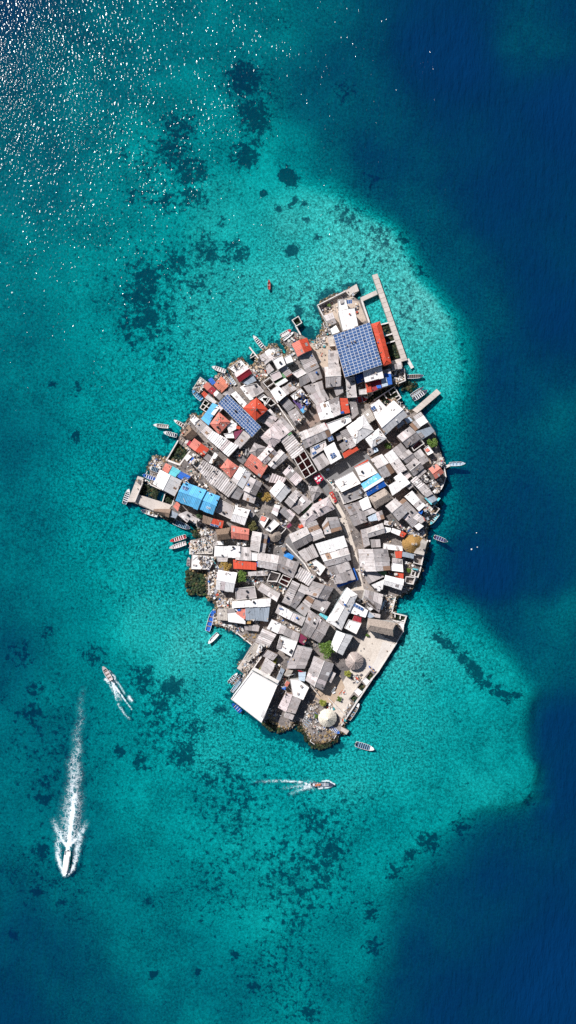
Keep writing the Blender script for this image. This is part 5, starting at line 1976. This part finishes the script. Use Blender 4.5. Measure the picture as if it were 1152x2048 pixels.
def tree(px, py, rpx, style, label):
    r = rpx * S
    big = r > 1.5
    H_ = max(1.0, r * (1.5 if big else 1.1))
    ob = thing('tree' if big else 'shrub', label, 'tree' if big else 'shrub', P(px, py, G0))
    mb = MB(); mb.cyl((0, 0, -.05), max(.06, r * .09), H_ * .8, 7, r2=max(.03, r * .05))
    for _ in range(5):
        a = U(0, 6.28); p0 = Vector((0, 0, H_ * U(.3, .6))); p1 = p0 + Vector((math.cos(a) * r * .6, math.sin(a) * r * .6, r * .4))
        nn = Vector((-math.sin(a), math.cos(a), 0)) * r * .035
        uu = Vector((0, 0, r * .035))
        mb.add([p0 - nn, p0 + nn, p0 + uu, p1 - nn * .3, p1 + nn * .3, p1 + uu * .3], [(0, 1, 4, 3), (1, 2, 5, 4), (2, 0, 3, 5)])
    mb.build('trunk', M_TRUNK, ob)
    mb = MB()
    nc = int(9 + r * 5)
    cl = []
    for i in range(nc):
        a = U(0, 6.28); q = math.sqrt(R()) * .78
        cl.append((Vector((q * r * math.cos(a), q * r * math.sin(a), H_ * .75 + r * .45 * (1 - q * q) * U(.3, 1.2))), r * U(.2, .38)))
    per = int(70 if big else 36)
    ls = .13 + .035 * r
    for c, cr_ in cl:
        for _ in range(per):
            v = Vector((random.gauss(0, 1), random.gauss(0, 1), random.gauss(0, .7)))
            v = v.normalized() * cr_ * (R() ** .4)
            p = c + v
            x = Vector((U(-1, 1), U(-1, 1), U(-.6, .6))).normalized() * ls * U(.7, 1.4)
            y = x.cross(Vector((U(-.5, .5), U(-.5, .5), 1))).normalized() * ls * U(.4, .7)
            mb.add([p - x, p - y, p + x, p + y], [(0, 1, 2, 3)])
    mb.build('crown', leafmat(style), ob)


JM = None


def junk(poly, o, label=None, name='debris'):
    global JM
    if JM is None:
        cs = [(.62, .58, .54), (.42, .36, .31), (.25, .18, .13), (.12, .11, .12), (.74, .73, .72), (.35, .37, .42), (.50, .09, .05), (.02, .13, .42), (.55, .42, .30), (.05, .30, .34), (.045, .04, .045)]
        JM = [surf('scrap_%d' % i, c, dirt=.3, var=.1) for i, c in enumerate(cs)]
    d = float(o.get('d', 1))
    a = abs(area(poly)) * S * S
    n = int(a * d * .95 * 1.5) + 4
    x0, x1 = min(p[0] for p in poly), max(p[0] for p in poly); y0, y1 = min(p[1] for p in poly), max(p[1] for p in poly)
    cx, cy = cen(poly)
    base = P(cx, cy, G0)
    mb = MB()
    th = U(0, 3.14)
    k = 0; tries = 0
    while k < n and tries < n * 12:
        tries += 1
        x, y = U(x0, x1), U(y0, y1)
        if not inpoly(x, y, poly):
            continue
        k += 1
        z = ztop(x, y)
        if z > G0 + .1:
            z += .1
        p = P(x, y, z) - base
        mi = random.choices(range(11), [8, 6, 5, 4, 7, 3, .8, .7, 4, .5, 6])[0]
        t = R()
        if t < .34:
            mb.box((p.x, p.y, p.z + U(.04, .4)), (U(.9, 2.8), U(.1, .25), U(.05, .1)), th + random.choice((0, 1.57)) + U(-.25, .25), mi, U(-.1, .1))
        elif t < .62:
            q = U(.3, .85)
            mb.box((p.x, p.y, p.z + q * .4), (q, q * U(.6, 1.5), q * .8), U(0, 3), mi)
        elif t < .78:
            mb.box((p.x, p.y, p.z + U(.05, .5)), (U(.6, 1.5), U(.5, 1.1), .04), U(0, 3), mi, U(-.2, .2))
        elif t < .9:
            mb.cyl((p.x, p.y, p.z), U(.16, .34), U(.4, .9), 8, mi)
        else:
            rock(mb, (p.x, p.y, p.z + .12), U(.16, .36), mi)
    ob = mb.build(name, JM, None, base)
    dr, lm, dist = relation(cx, cy)
    ob['kind'] = 'stuff'
    PENDING.append((ob, random.choice(['mixed', 'pale', 'brown']), random.choice(['clutter of planks and boxes', 'heap of scrap and timber', 'jumble of household things']), 'clutter', a, cx, cy, name))


def rocks(poly, label, weed=False):
    a = abs(area(poly)) * S * S
    x0, x1 = min(p[0] for p in poly), max(p[0] for p in poly); y0, y1 = min(p[1] for p in poly), max(p[1] for p in poly)
    base = P(*cen(poly), 0)
    mb = MB(); k = 0
    while k < a * (2.6 if not weed else 4.2):
        x, y = U(x0 - 2, x1 + 2), U(y0 - 2, y1 + 2)
        if not inpoly(x, y, poly):
            continue
        k += 1
        p = P(x, y, 0) - base
        rock(mb, (p.x, p.y, U(.35, 1.25) if not weed else U(-.35, .12)), U(.2, .55) if not weed else U(.3, .75), random.choices((0, 1, 2), (6, 2, 1))[0])
    if weed:  # also fills the sea-wall openings, there as painted deep shade
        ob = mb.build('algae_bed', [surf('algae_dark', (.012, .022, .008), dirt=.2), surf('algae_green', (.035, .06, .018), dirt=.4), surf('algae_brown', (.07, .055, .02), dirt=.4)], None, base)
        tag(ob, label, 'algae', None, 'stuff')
        return
    ob = mb.build('shore_rocks', [surf('rock_ochre', (.36, .25, .12), dirt=.5, stain=(.09, .06, .03)), surf('rock_brown', (.16, .11, .07), dirt=.4), surf('rock_grey', (.42, .38, .33), dirt=.4)], None, base)
    tag(ob, label, 'rocks', None, 'stuff')


def parse():
    ox = oy = 0.0; sc_ = 7.2
    rows = []
    for ln in PLAN.strip().split('\n'):
        if ln.startswith('@'):
            a = ln[1:].split(',')
            ox, oy = float(a[0]), float(a[1]); sc_ = float(a[2]) if len(a) > 2 else 7.2
            continue
        label = ''
        if '|' in ln:
            ln, label = ln.split('|', 1)
        tk = ln.split()
        pts = []; o = {}; rest = []
        for t in tk[1:]:
            if '=' in t:
                k, v = t.split('=', 1); o[k] = v
            elif ',' in t:
                x, y = t.split(','); pts.append((ox + float(x) / sc_, oy + float(y) / sc_))
            else:
                rest.append(t)
        rows.append((tk[0], pts, rest, o, label.strip(), sc_))
    return rows


ROWS = parse()
for kind, pts, rest, o, label, s_ in ROWS:
    if kind in NAMES:
        house(kind, rest[0], pts, o)
    elif kind == 'thatch':
        round_hut(pts[0][0], pts[0][1], float(rest[0]) / s_, rest[1], label, float(o.get('sx', 1)), float(o.get('sy', 1)))
    elif kind == 'pier':
        z1 = float(o.get('z', 1.3)); n = int(o.get('n', 1))
        ob = thing('pier', label, 'pier', P(*cen(pts), 0))
        q = [P(x, y, z1) - ob.location for x, y in pts]
        if len(q) == 4 and n > 1:
            if (q[1] - q[0]).length + (q[2] - q[3]).length < (q[2] - q[1]).length + (q[3] - q[0]).length:
                q = [q[1], q[2], q[3], q[0]]
            for i in range(n):
                g = .0025
                c4 = [patch(*q, i / n + g * (i > 0), 0), patch(*q, (i + 1) / n, 0), patch(*q, (i + 1) / n, 1), patch(*q, i / n + g * (i > 0), 1)]
                if area([(p.x, p.y) for p in c4]) < 0:
                    c4 = c4[::-1]
                mb = MB(); mb.prism(c4, -2.5, z1 + U(-.012, .012))
                mb.build('concrete_slab', M_CONC, ob)
        else:
            if area([(p.x, p.y) for p in q]) < 0:
                q = q[::-1]
            mb = MB(); mb.prism(q, -2.5, z1)
            mb.build('concrete_slab', M_CONC, ob)
        HOUSES.append((pts, z1, True))
    elif kind == 'wall':
        w_ = float(o['w']); h = float(o['h']); b_ = float(o.get('b', G0 - .1))
        zt = h + (G0 if b_ >= 0 else 0)
        ob = thing('jetty_beam' if ('beam' in label or 'jetty' in label or 'pole' in label) else 'boundary_wall', label, 'beam' if ('beam' in label or 'jetty' in label or 'pole' in label) else 'wall', P(*pts[0], 0))
        q = [P(x, y, zt) - ob.location for x, y in pts]
        for i in range(len(q) - 1):
            mb = MB(); mb.seg(q[i], q[i + 1], w_, b_, zt + .003 * i)
            mb.build('wall_section', roofmat(o['c']) if 'c' in o else M_WWALL, ob)
for kind, pts, rest, o, label, s_ in ROWS:
    if kind == 'solar':
        h = o.get('h')
        z = (G0 + float(h) * 1.12 + .75) if h else ztop(*cen(pts)) + .25
        base = P(*cen(pts), z)
        ob = thing('solar_array', None, None, base)
        q = [P(x, y, z) - base for x, y in pts]
        grid_panels(ob, q, int(o['nx']), int(o['ny']), solar_mesh())
        mb = MB()
        mb.seg(lerp(q[0], q[1], .5), lerp(q[3], q[2], .5), .08, -.3, .1)
        mb.build('mount', M_METAL, ob)
        PENDING.append((ob, 'dark blue', 'solar panel set', 'solar panels', 1, *cen(pts), 'solar_array'))
    elif kind == 'boat':
        boat(pts[0], pts[1], float(rest[0]) / s_, rest[1] if rest[1] != 'w' else 'white', {'w': 'white'}.get(rest[2], rest[2]), o, label)
    elif kind == 'tree':
        tree(pts[0][0], pts[0][1], float(rest[0]) / s_, rest[1], label)
    elif kind == 'junk':
        junk(pts, o)
    elif kind == 'rocks':
        rocks(pts, label)
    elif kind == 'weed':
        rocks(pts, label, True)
    elif kind == 'buoy':
        r = float(rest[0]) / s_ * S * 1.2
        ob = thing('buoy', label, 'buoy', P(*pts[0], 0))
        n = 10
        mb = MB()
        prof = [(.3, -.6), (.85, -.3), (1, 0.1), (.85, .55), (.4, .85), (.12, .95)]
        vs = [(r * a * math.cos(6.2832 * i / n), r * a * math.sin(6.2832 * i / n), r * z) for a, z in prof for i in range(n)]
        mb.add(vs, [(k * n + i, k * n + (i + 1) % n, (k + 1) * n + (i + 1) % n, (k + 1) * n + i) for k in range(5) for i in range(n)] + [tuple(5 * n + i for i in range(n))])
        mb.build('float', plain('buoy_white', (.82, .82, .82)), ob, smooth=True)
        mb = MB(); mb.cyl((0, 0, r * .9), r * .1, r * .4, 6); mb.build('mooring_ring', M_METAL, ob)
    elif kind == 'stall':
        base = P(*cen(pts), G0)
        ob = thing('market_stall', label, 'canopy', base)
        q = [P(x, y, G0 + 2.4) - base for x, y in pts]
        top = Vector((0, 0, 3.1))
        n = 6; vs = []; fs = []
        for a, b_ in zip(q, q[1:] + q[:1]):
            k = len(vs)
            for i in range(n + 1):
                for j in range(n + 1):
                    p = lerp(lerp(a, b_, j / n), top, i / n)
                    vs.append(p - Vector((0, 0, .12 * math.sin(math.pi * i / n) * math.sin(math.pi * j / n))))
            fs += [(k + i * (n + 1) + j, k + i * (n + 1) + j + 1, k + (i + 1) * (n + 1) + j + 1, k + (i + 1) * (n + 1) + j) for i in range(n) for j in range(n)]
        mk('canopy', vs, fs, plain('canopy_crimson', (.55, .008, .06)), ob)
        for p in q:
            mb = MB(); mb.cyl((p.x * .93, p.y * .93, 0), .05, 2.42, 6); mb.build('pole', M_METAL, ob)
        for (u, v, r) in ((.28, .32, .75), (.7, .35, .45), (.45, .75, .6), (.75, .7, .35), (.2, .7, .3)):
            p = patch(*q, u, v)
            zz = 2.47 + .66 * (1 - 2 * max(abs(u - .5), abs(v - .5)))
            mb = MB()
            mb.add([(p.x + r * U(.7, 1.1) * math.cos(a * .7), p.y + r * U(.7, 1.1) * math.sin(a * .7), zz + .03) for a in range(9)], [tuple(range(9))])
            mb.build('printed_spot', plain('canopy_white_spot', (.8, .78, .78)), ob)
    elif kind == 'stall2':
        base = P(*cen(pts), G0)
        ob = thing('market_stall', label, 'stall', base)
        q = [P(x, y, G0 + .9) - base for x, y in pts]
        mb = MB(); mb.prism(q if area([(p.x, p.y) for p in q]) > 0 else q[::-1], .82, .9); mb.build('table_top', plain('stall_red', (.45, .03, .03)), ob)
        for p in q:
            mb = MB(); mb.cyl((p.x * .85, p.y * .85, 0), .04, .82, 6); mb.build('leg', M_METAL, ob)
        for i in range(9):
            p = patch(*q, U(.2, .8), .1 + .09 * i)
            mb = MB(); mb.box((p.x, p.y, .9 + .12 + .002 * i), (U(.3, .6), U(.3, .5), .24), U(0, 3))
            mb.build('goods_box', plain('goods_%d' % (i % 3), [(.6, .17, .05), (.6, .5, .45), (.25, .05, .08)][i % 3]), ob)
    elif kind == 'bench':
        base = P(*cen(pts), G0)
        ob = thing('table', label, 'table', base)
        q = [P(x, y, G0 + .75) - base for x, y in pts]
        mb = MB(); mb.prism(q if area([(p.x, p.y) for p in q]) > 0 else q[::-1], .7, .76); mb.build('table_top', plain('table_grey', (.5, .55, .65)), ob)
        for p in q:
            mb = MB(); mb.cyl((p.x * .85, p.y * .85, 0), .03, .7, 6); mb.build('leg', M_METAL, ob)
    elif kind == 'tarp':
        base = P(*cen(pts), G0)
        ob = thing('tarpaulin', label, 'tarpaulin', base)
        q = [P(x, y, G0 + 2.2) - base for x, y in pts]
        n = 10
        vs = [patch(*q, i / n, j / n) + Vector((0, 0, .25 * math.sin(3 * i / n + 1) * math.sin(4 * j / n) + U(-.06, .06))) for j in range(n + 1) for i in range(n + 1)]
        mk('sheet', vs, [(j * (n + 1) + i, j * (n + 1) + i + 1, (j + 1) * (n + 1) + i + 1, (j + 1) * (n + 1) + i) for j in range(n) for i in range(n)], roofmat('a') if 0 else plain('tarp_blue', (.02, .22, .62)), ob)
        for p in q:
            mb = MB(); mb.cyl((p.x * .9, p.y * .9, 0), .04, 2.3, 6); mb.build('pole', M_WOOD, ob)

BIGW = [(455, 1400), (505, 1338), (560, 1370), (524, 1450)]
# loose odds and ends on open ground and on low roofs, block by block
cells = {}
lx0, lx1 = 260, 895; ly0, ly1 = 570, 1485
for gx in range(lx0, lx1, 110):
    for gy in range(ly0, ly1, 110):
        pl = [(gx, gy), (gx + 110, gy), (gx + 110, gy + 110), (gx, gy + 110)]
        mb = MB(); base = P(gx + 55, gy + 55, G0); k = 0
        for _ in range(120):
            x, y = gx + R() * 110, gy + R() * 110
            if not inpoly(x, y, LAND):
                continue
            z = ztop(x, y)
            onroof = z > G0 + .1
            if onroof and (R() < .8 or inpoly(x, y, BIGW)):
                continue
            if 655 < x < 800 and 1260 < y < 1445 and R() < .85:
                continue
            if 640 < x < 740 and 905 < y < 985 and R() < .8:
                continue
            p = P(x, y, z) - base
            mi = random.choices(range(11), [3, 6, 7, 7, 2, 4, .5, .5, 3, .3, 9])[0]
            t = R(); k += 1
            if t < .3:
                mb.box((p.x, p.y, p.z + .1), (U(.6, 1.9), U(.1, .2), .08), U(0, 3), mi)
            elif t < .6:
                q = U(.2, .55); mb.box((p.x, p.y, p.z + q * .4), (q, q * U(.6, 1.4), q * .8), U(0, 3), mi)
            elif t < .8:
                mb.cyl((p.x, p.y, p.z), U(.14, .3), U(.3, .7), 7, mi)
            else:
                rock(mb, (p.x, p.y, p.z + .08), U(.12, .28), mi)
        if k > 12:
            ob = mb.build('litter', JM, None, base)
            ob['kind'] = 'stuff'
            PENDING.append((ob, 'small', 'odds and ends scattered about', 'litter', 1, gx + 55, gy + 55, 'litter'))

# ------------------------------------------------------------------ wakes


def foammat():
    m = bpy.data.materials.new('sea_foam'); m.use_nodes = True
    t = m.node_tree; N, L = t.nodes, t.links
    N.clear()
    out = N.new('ShaderNodeOutputMaterial')
    geo = N.new('ShaderNodeNewGeometry')
    den = N.new('ShaderNodeAttribute'); den.attribute_name = 'foam_cover'
    nz = N.new('ShaderNodeTexNoise'); nz.inputs['Scale'].default_value = 0.7; nz.inputs['Detail'].default_value = 4
    L.new(geo.outputs['Position'], nz.inputs['Vector'])
    wp = N.new('ShaderNodeVectorMath'); wp.operation = 'MULTIPLY_ADD'; wp.inputs[1].default_value = (2.6, 2.6, 0)
    L.new(nz.outputs['Color'], wp.inputs[0]); L.new(geo.outputs['Position'], wp.inputs[2])
    fl = N.new('ShaderNodeVectorMath'); fl.operation = 'MULTIPLY'; fl.inputs[1].default_value = (1, 1.15, 0)
    L.new(wp.outputs[0], fl.inputs[0])
    vals = []
    for s_, k in ((0.36, 1.35), (0.9, 1.5)):
        v = N.new('ShaderNodeTexVoronoi'); v.feature = 'DISTANCE_TO_EDGE'; v.inputs['Scale'].default_value = s_
        L.new(fl.outputs[0], v.inputs['Vector'])
        q = N.new('ShaderNodeMath'); q.operation = 'MULTIPLY'; q.inputs[1].default_value = k
        L.new(v.outputs['Distance'], q.inputs[0])
        vals.append(q)
    mn = N.new('ShaderNodeMath'); mn.operation = 'MINIMUM'
    L.new(vals[0].outputs[0], mn.inputs[0]); L.new(vals[1].outputs[0], mn.inputs[1])
    n2 = N.new('ShaderNodeTexNoise'); n2.inputs['Scale'].default_value = 2.6; n2.inputs['Detail'].default_value = 5; n2.inputs['Roughness'].default_value = .7
    L.new(geo.outputs['Position'], n2.inputs['Vector'])
    n3 = N.new('ShaderNodeTexNoise'); n3.inputs['Scale'].default_value = .35; n3.inputs['Detail'].default_value = 3
    L.new(geo.outputs['Position'], n3.inputs['Vector'])
    a = N.new('ShaderNodeMath'); a.operation = 'MULTIPLY_ADD'; a.inputs[1].default_value = .55; a.inputs[2].default_value = -.27
    L.new(n2.outputs[0], a.inputs[0])
    a3 = N.new('ShaderNodeMath'); a3.operation = 'MULTIPLY_ADD'; a3.inputs[1].default_value = .7; a3.inputs[2].default_value = -.37
    L.new(n3.outputs[0], a3.inputs[0])
    sb = N.new('ShaderNodeMath'); sb.operation = 'SUBTRACT'
    L.new(den.outputs['Fac'], sb.inputs[0]); L.new(mn.outputs[0], sb.inputs[1])
    ad = N.new('ShaderNodeMath'); ad.operation = 'ADD'
    L.new(sb.outputs[0], ad.inputs[0]); L.new(a.outputs[0], ad.inputs[1])
    a4 = N.new('ShaderNodeMath'); a4.operation = 'MULTIPLY'
    L.new(a3.outputs[0], a4.inputs[0]); L.new(den.outputs['Fac'], a4.inputs[1])
    ad2 = N.new('ShaderNodeMath'); ad2.operation = 'ADD'
    L.new(ad.outputs[0], ad2.inputs[0]); L.new(a4.outputs[0], ad2.inputs[1])
    mr = N.new('ShaderNodeMapRange'); mr.interpolation_type = 'SMOOTHSTEP'
    mr.inputs[1].default_value = .02; mr.inputs[2].default_value = .36; mr.inputs[4].default_value = .8
    L.new(ad2.outputs[0], mr.inputs[0])
    ed = N.new('ShaderNodeMapRange'); ed.inputs[1].default_value = .02; ed.inputs[2].default_value = .12
    L.new(den.outputs['Fac'], ed.inputs[0])
    fm = N.new('ShaderNodeMath'); fm.operation = 'MULTIPLY'
    L.new(mr.outputs[0], fm.inputs[0]); L.new(ed.outputs[0], fm.inputs[1])
    tr = N.new('ShaderNodeBsdfTransparent')
    df = N.new('ShaderNodeBsdfDiffuse'); df.inputs[0].default_value = (.84, .88, .92, 1)
    churn = N.new('ShaderNodeBsdfDiffuse'); churn.inputs[0].default_value = (.08, .45, .55, 1)
    cf = N.new('ShaderNodeMath'); cf.operation = 'MULTIPLY'; cf.inputs[1].default_value = .6
    L.new(den.outputs['Fac'], cf.inputs[0])
    m0 = N.new('ShaderNodeMixShader')
    L.new(cf.outputs[0], m0.inputs[0]); L.new(tr.outputs[0], m0.inputs[1]); L.new(churn.outputs[0], m0.inputs[2])
    m1 = N.new('ShaderNodeMixShader')
    L.new(fm.outputs[0], m1.inputs[0]); L.new(m0.outputs[0], m1.inputs[1]); L.new(df.outputs[0], m1.inputs[2])
    L.new(m1.outputs[0], out.inputs[0])
    return m


M_FOAM = foammat()


def wake(strokes, ox, oy, s_, label):
    """foam lying on the water: a fine sheet whose cover follows the churned tracks"""
    pts0 = [(ox + x / s_, oy + y / s_) for st in strokes for x, y in st[0]]
    base = P(*cen(pts0), 0)
    x0, x1 = min(p[0] for p in pts0) - 22, max(p[0] for p in pts0) + 22
    y0, y1 = min(p[1] for p in pts0) - 14, max(p[1] for p in pts0) + 14
    stp = 1.1
    nx, ny = int((x1 - x0) / stp), int((y1 - y0) / stp)
    X, Y = np.meshgrid(x0 + stp * np.arange(nx + 1), y0 + stp * np.arange(ny + 1))
    D = np.zeros(X.shape)
    for line, w0, w1, d0, d1 in strokes:
        ln = [(ox + x / s_, oy + y / s_) for x, y in line]
        seg = [math.hypot(b[0] - a[0], b[1] - a[1]) for a, b in zip(ln[:-1], ln[1:])]
        tot = sum(seg); acc = 0
        for (a, b), l in zip(zip(ln[:-1], ln[1:]), seg):
            t = np.clip(((X - a[0]) * (b[0] - a[0]) + (Y - a[1]) * (b[1] - a[1])) / (l * l), 0, 1)
            dd = np.hypot(X - a[0] - t * (b[0] - a[0]), Y - a[1] - t * (b[1] - a[1]))
            u = (acc + t * l) / tot
            wd = (w0 + (w1 - w0) * u) / s_; de = d0 + (d1 - d0) * u
            D = np.maximum(D, de * np.exp(-(dd / wd) ** 2 * 1.2))
            acc += l
    vs = []
    Z = .10 + .05 * fbm(X, Y, 6, 5, 2)
    for p, q, z in zip(X.ravel(), Y.ravel(), Z.ravel()):
        v = P(p, q, 0) - base
        vs.append((v.x, v.y, z))
    idx = np.arange((nx + 1) * (ny + 1)).reshape(ny + 1, nx + 1)
    keep = np.maximum(np.maximum(D[:-1, :-1], D[1:, 1:]), np.maximum(D[1:, :-1], D[:-1, 1:])) > .03
    F = np.stack([idx[1:, :-1][keep], idx[1:, 1:][keep], idx[:-1, 1:][keep], idx[:-1, :-1][keep]], -1)
    used = np.unique(F); remap = np.full(idx.size, -1); remap[used] = np.arange(len(used))
    vs = [vs[k] for k in used]
    o = mk('wake_foam', vs, [tuple(int(remap[k]) for k in f) for f in F], M_FOAM, None, None, base)
    a = o.data.attributes.new('foam_cover', 'FLOAT', 'POINT')
    a.data.foreach_set('value', D.ravel()[used].astype(np.float32))
    tag(o, label, 'wake', None, 'stuff')


wake([([(285, 1735), (315, 1500), (335, 1330), (350, 1180)], 20, 46, .8, .42), ([(274, 1700), (225, 1625), (180, 1550), (140, 1440)], 20, 40, .5, .17), ([(308, 1690), (370, 1620), (440, 1535), (475, 1460)], 22, 40, .5, .16),
      ([(215, 1560), (185, 1700), (190, 1830), (220, 1930), (248, 2000)], 46, 20, .28, .42), ([(400, 1580), (385, 1720), (365, 1830), (335, 1930), (275, 1990)], 48, 22, .28, .4),
      ([(300, 1600), (310, 1450), (330, 1280), (345, 1180)], 135, 105, .27, .24), ([(340, 1300), (330, 1130), (365, 980), (350, 850)], 80, 80, .30, .24),
      ([(350, 1000), (335, 860), (385, 720), (370, 560), (425, 400), (410, 260), (445, 90)], 72, 44, .25, .06)],
     80, 1360, 5.12, 'broad white foam wake trailing up behind the speeding launch')
wake([([(385, 490), (560, 740), (690, 920), (850, 1140)], 28, 18, .62, .26), ([(395, 510), (450, 720), (490, 900), (530, 940)], 26, 28, .55, .28), ([(245, 450), (320, 520), (380, 640), (420, 730)], 44, 30, .36, .2),
      ([(320, 260), (450, 380), (470, 470), (570, 580), (690, 780)], 32, 28, .36, .22), ([(450, 640), (560, 880)], 90, 90, .3, .2), ([(540, 1020), (650, 1200), (790, 1360)], 40, 34, .28, .2), ([(780, 860), (840, 930)], 50, 50, .42, .35)],
     190, 1320, 11.52, 'twin thin foam lines behind the small pink seated skiff')
wake([([(540, 440), (440, 415), (300, 405), (160, 410), (20, 412)], 10, 18, .45, .08), ([(540, 450), (430, 455), (290, 468)], 12, 20, .36, .12), ([(530, 455), (460, 480), (360, 520)], 16, 24, .33, .12),
      ([(742, 437), (700, 405), (640, 408)], 9, 9, .6, .35), ([(742, 437), (690, 460), (610, 470)], 11, 13, .6, .35), ([(545, 445), (440, 450)], 44, 50, .3, .16)],
     500, 1470, 4.43, 'thin fanned foam wake left of the dark blue boat')

# ------------------------------------------------------------------ rubble along the natural shore
SKIPC = [(700, 560, 830, 740), (245, 940, 350, 1020), (735, 1240, 830, 1400), (690, 1380, 720, 1460), (455, 1330, 530, 1450), (835, 800, 900, 1000)]
n = len(LAND); acc = []; run = []
for i in range(n):
    a, b_ = LAND[i], LAND[(i + 1) % n]
    l = math.hypot(b_[0] - a[0], b_[1] - a[1])
    for k in range(int(l / 2.2) + 1):
        t = k * 2.2 / l
        if t >= 1:
            break
        x, y = a[0] + (b_[0] - a[0]) * t, a[1] + (b_[1] - a[1]) * t
        if any(q[0] < x < q[2] and q[1] < y < q[3] for q in SKIPC):
            continue
        run.append((x, y, -(b_[1] - a[1]) / l, (b_[0] - a[0]) / l))
RM = [surf('rock_ochre', (.36, .25, .12)), surf('rock_brown', (.16, .11, .07)), surf('rock_grey', (.42, .38, .33)), surf('rock_wet', (.06, .05, .035), dirt=.3)]
for i0 in range(0, len(run), 60):
    part = run[i0:i0 + 60]
    cx, cy = sum(p[0] for p in part) / len(part), sum(p[1] for p in part) / len(part)
    base = P(cx, cy, 0)
    mb = MB()
    for x, y, nx_, ny_ in part:
        if vnoise(np.array([x]), np.array([y]), 30, 8)[0] < .35:
            continue
        for _ in range(5):
            g = random.gauss(0, 1.9) + 1.2
            p = P(x - nx_ * g + U(-1, 1), y - ny_ * g + U(-1, 1), 0) - base
            rock(mb, (p.x, p.y, U(-.1, .5) if g > 0 else U(.6, 1.1)), U(.16, .5), random.choices((0, 1, 2, 3), (2, 4, 2, 4))[0])
    if mb.v:
        ob = mb.build('shore_rubble', RM, None, base)
        ob['kind'] = 'stuff'
        PENDING.append((ob, 'dark', 'rubble along the shore', 'rubble', 1, cx, cy, 'shore_rubble'))

# ------------------------------------------------------------------ labels that single things out
ORD = ['', 'second ', 'third ', 'fourth ', 'fifth ', 'sixth ', 'seventh ', 'eighth ', 'ninth ', 'tenth ']
groups = {}
for ob, wd, form, cat, ar, cx, cy, name in PENDING:
    dr, lm, dist = relation(cx, cy)
    size = ''
    if cat == 'house':
        size = 'small ' if ar < 34 else ('large ' if ar > 105 else '')
    desc = (size + wd + ' ' + form).strip()
    groups.setdefault((desc, dr, lm), []).append((dist, ob, cat, name))
for (desc, dr, lm), L_ in groups.items():
    L_.sort(key=lambda t: t[0])
    for i, (dist, ob, cat, name) in enumerate(L_):
        if len(L_) == 1:
            lab = '%s, %s %s' % (desc, dr, lm)
        else:
            lab = '%s, %s %s, %snearest' % (desc, dr, lm, ORD[min(i, 9)])
        if cat not in ('clutter', 'litter', 'rubble'):
            ob['kind'] = 'thing'
        tag(ob, lab, cat, {'house': 'houses crowded on the island', 'shed': 'small sheds between the houses', 'shelter': 'small shelters and patch roofs'}.get(cat))
for o in col.objects:
    if o.parent is None and o.get('category') == 'boat':
        o['group'] = 'open boats round the island'
print('panels', NPANEL[0], 'objects', len(col.objects), 'houses', len(HOUSES))
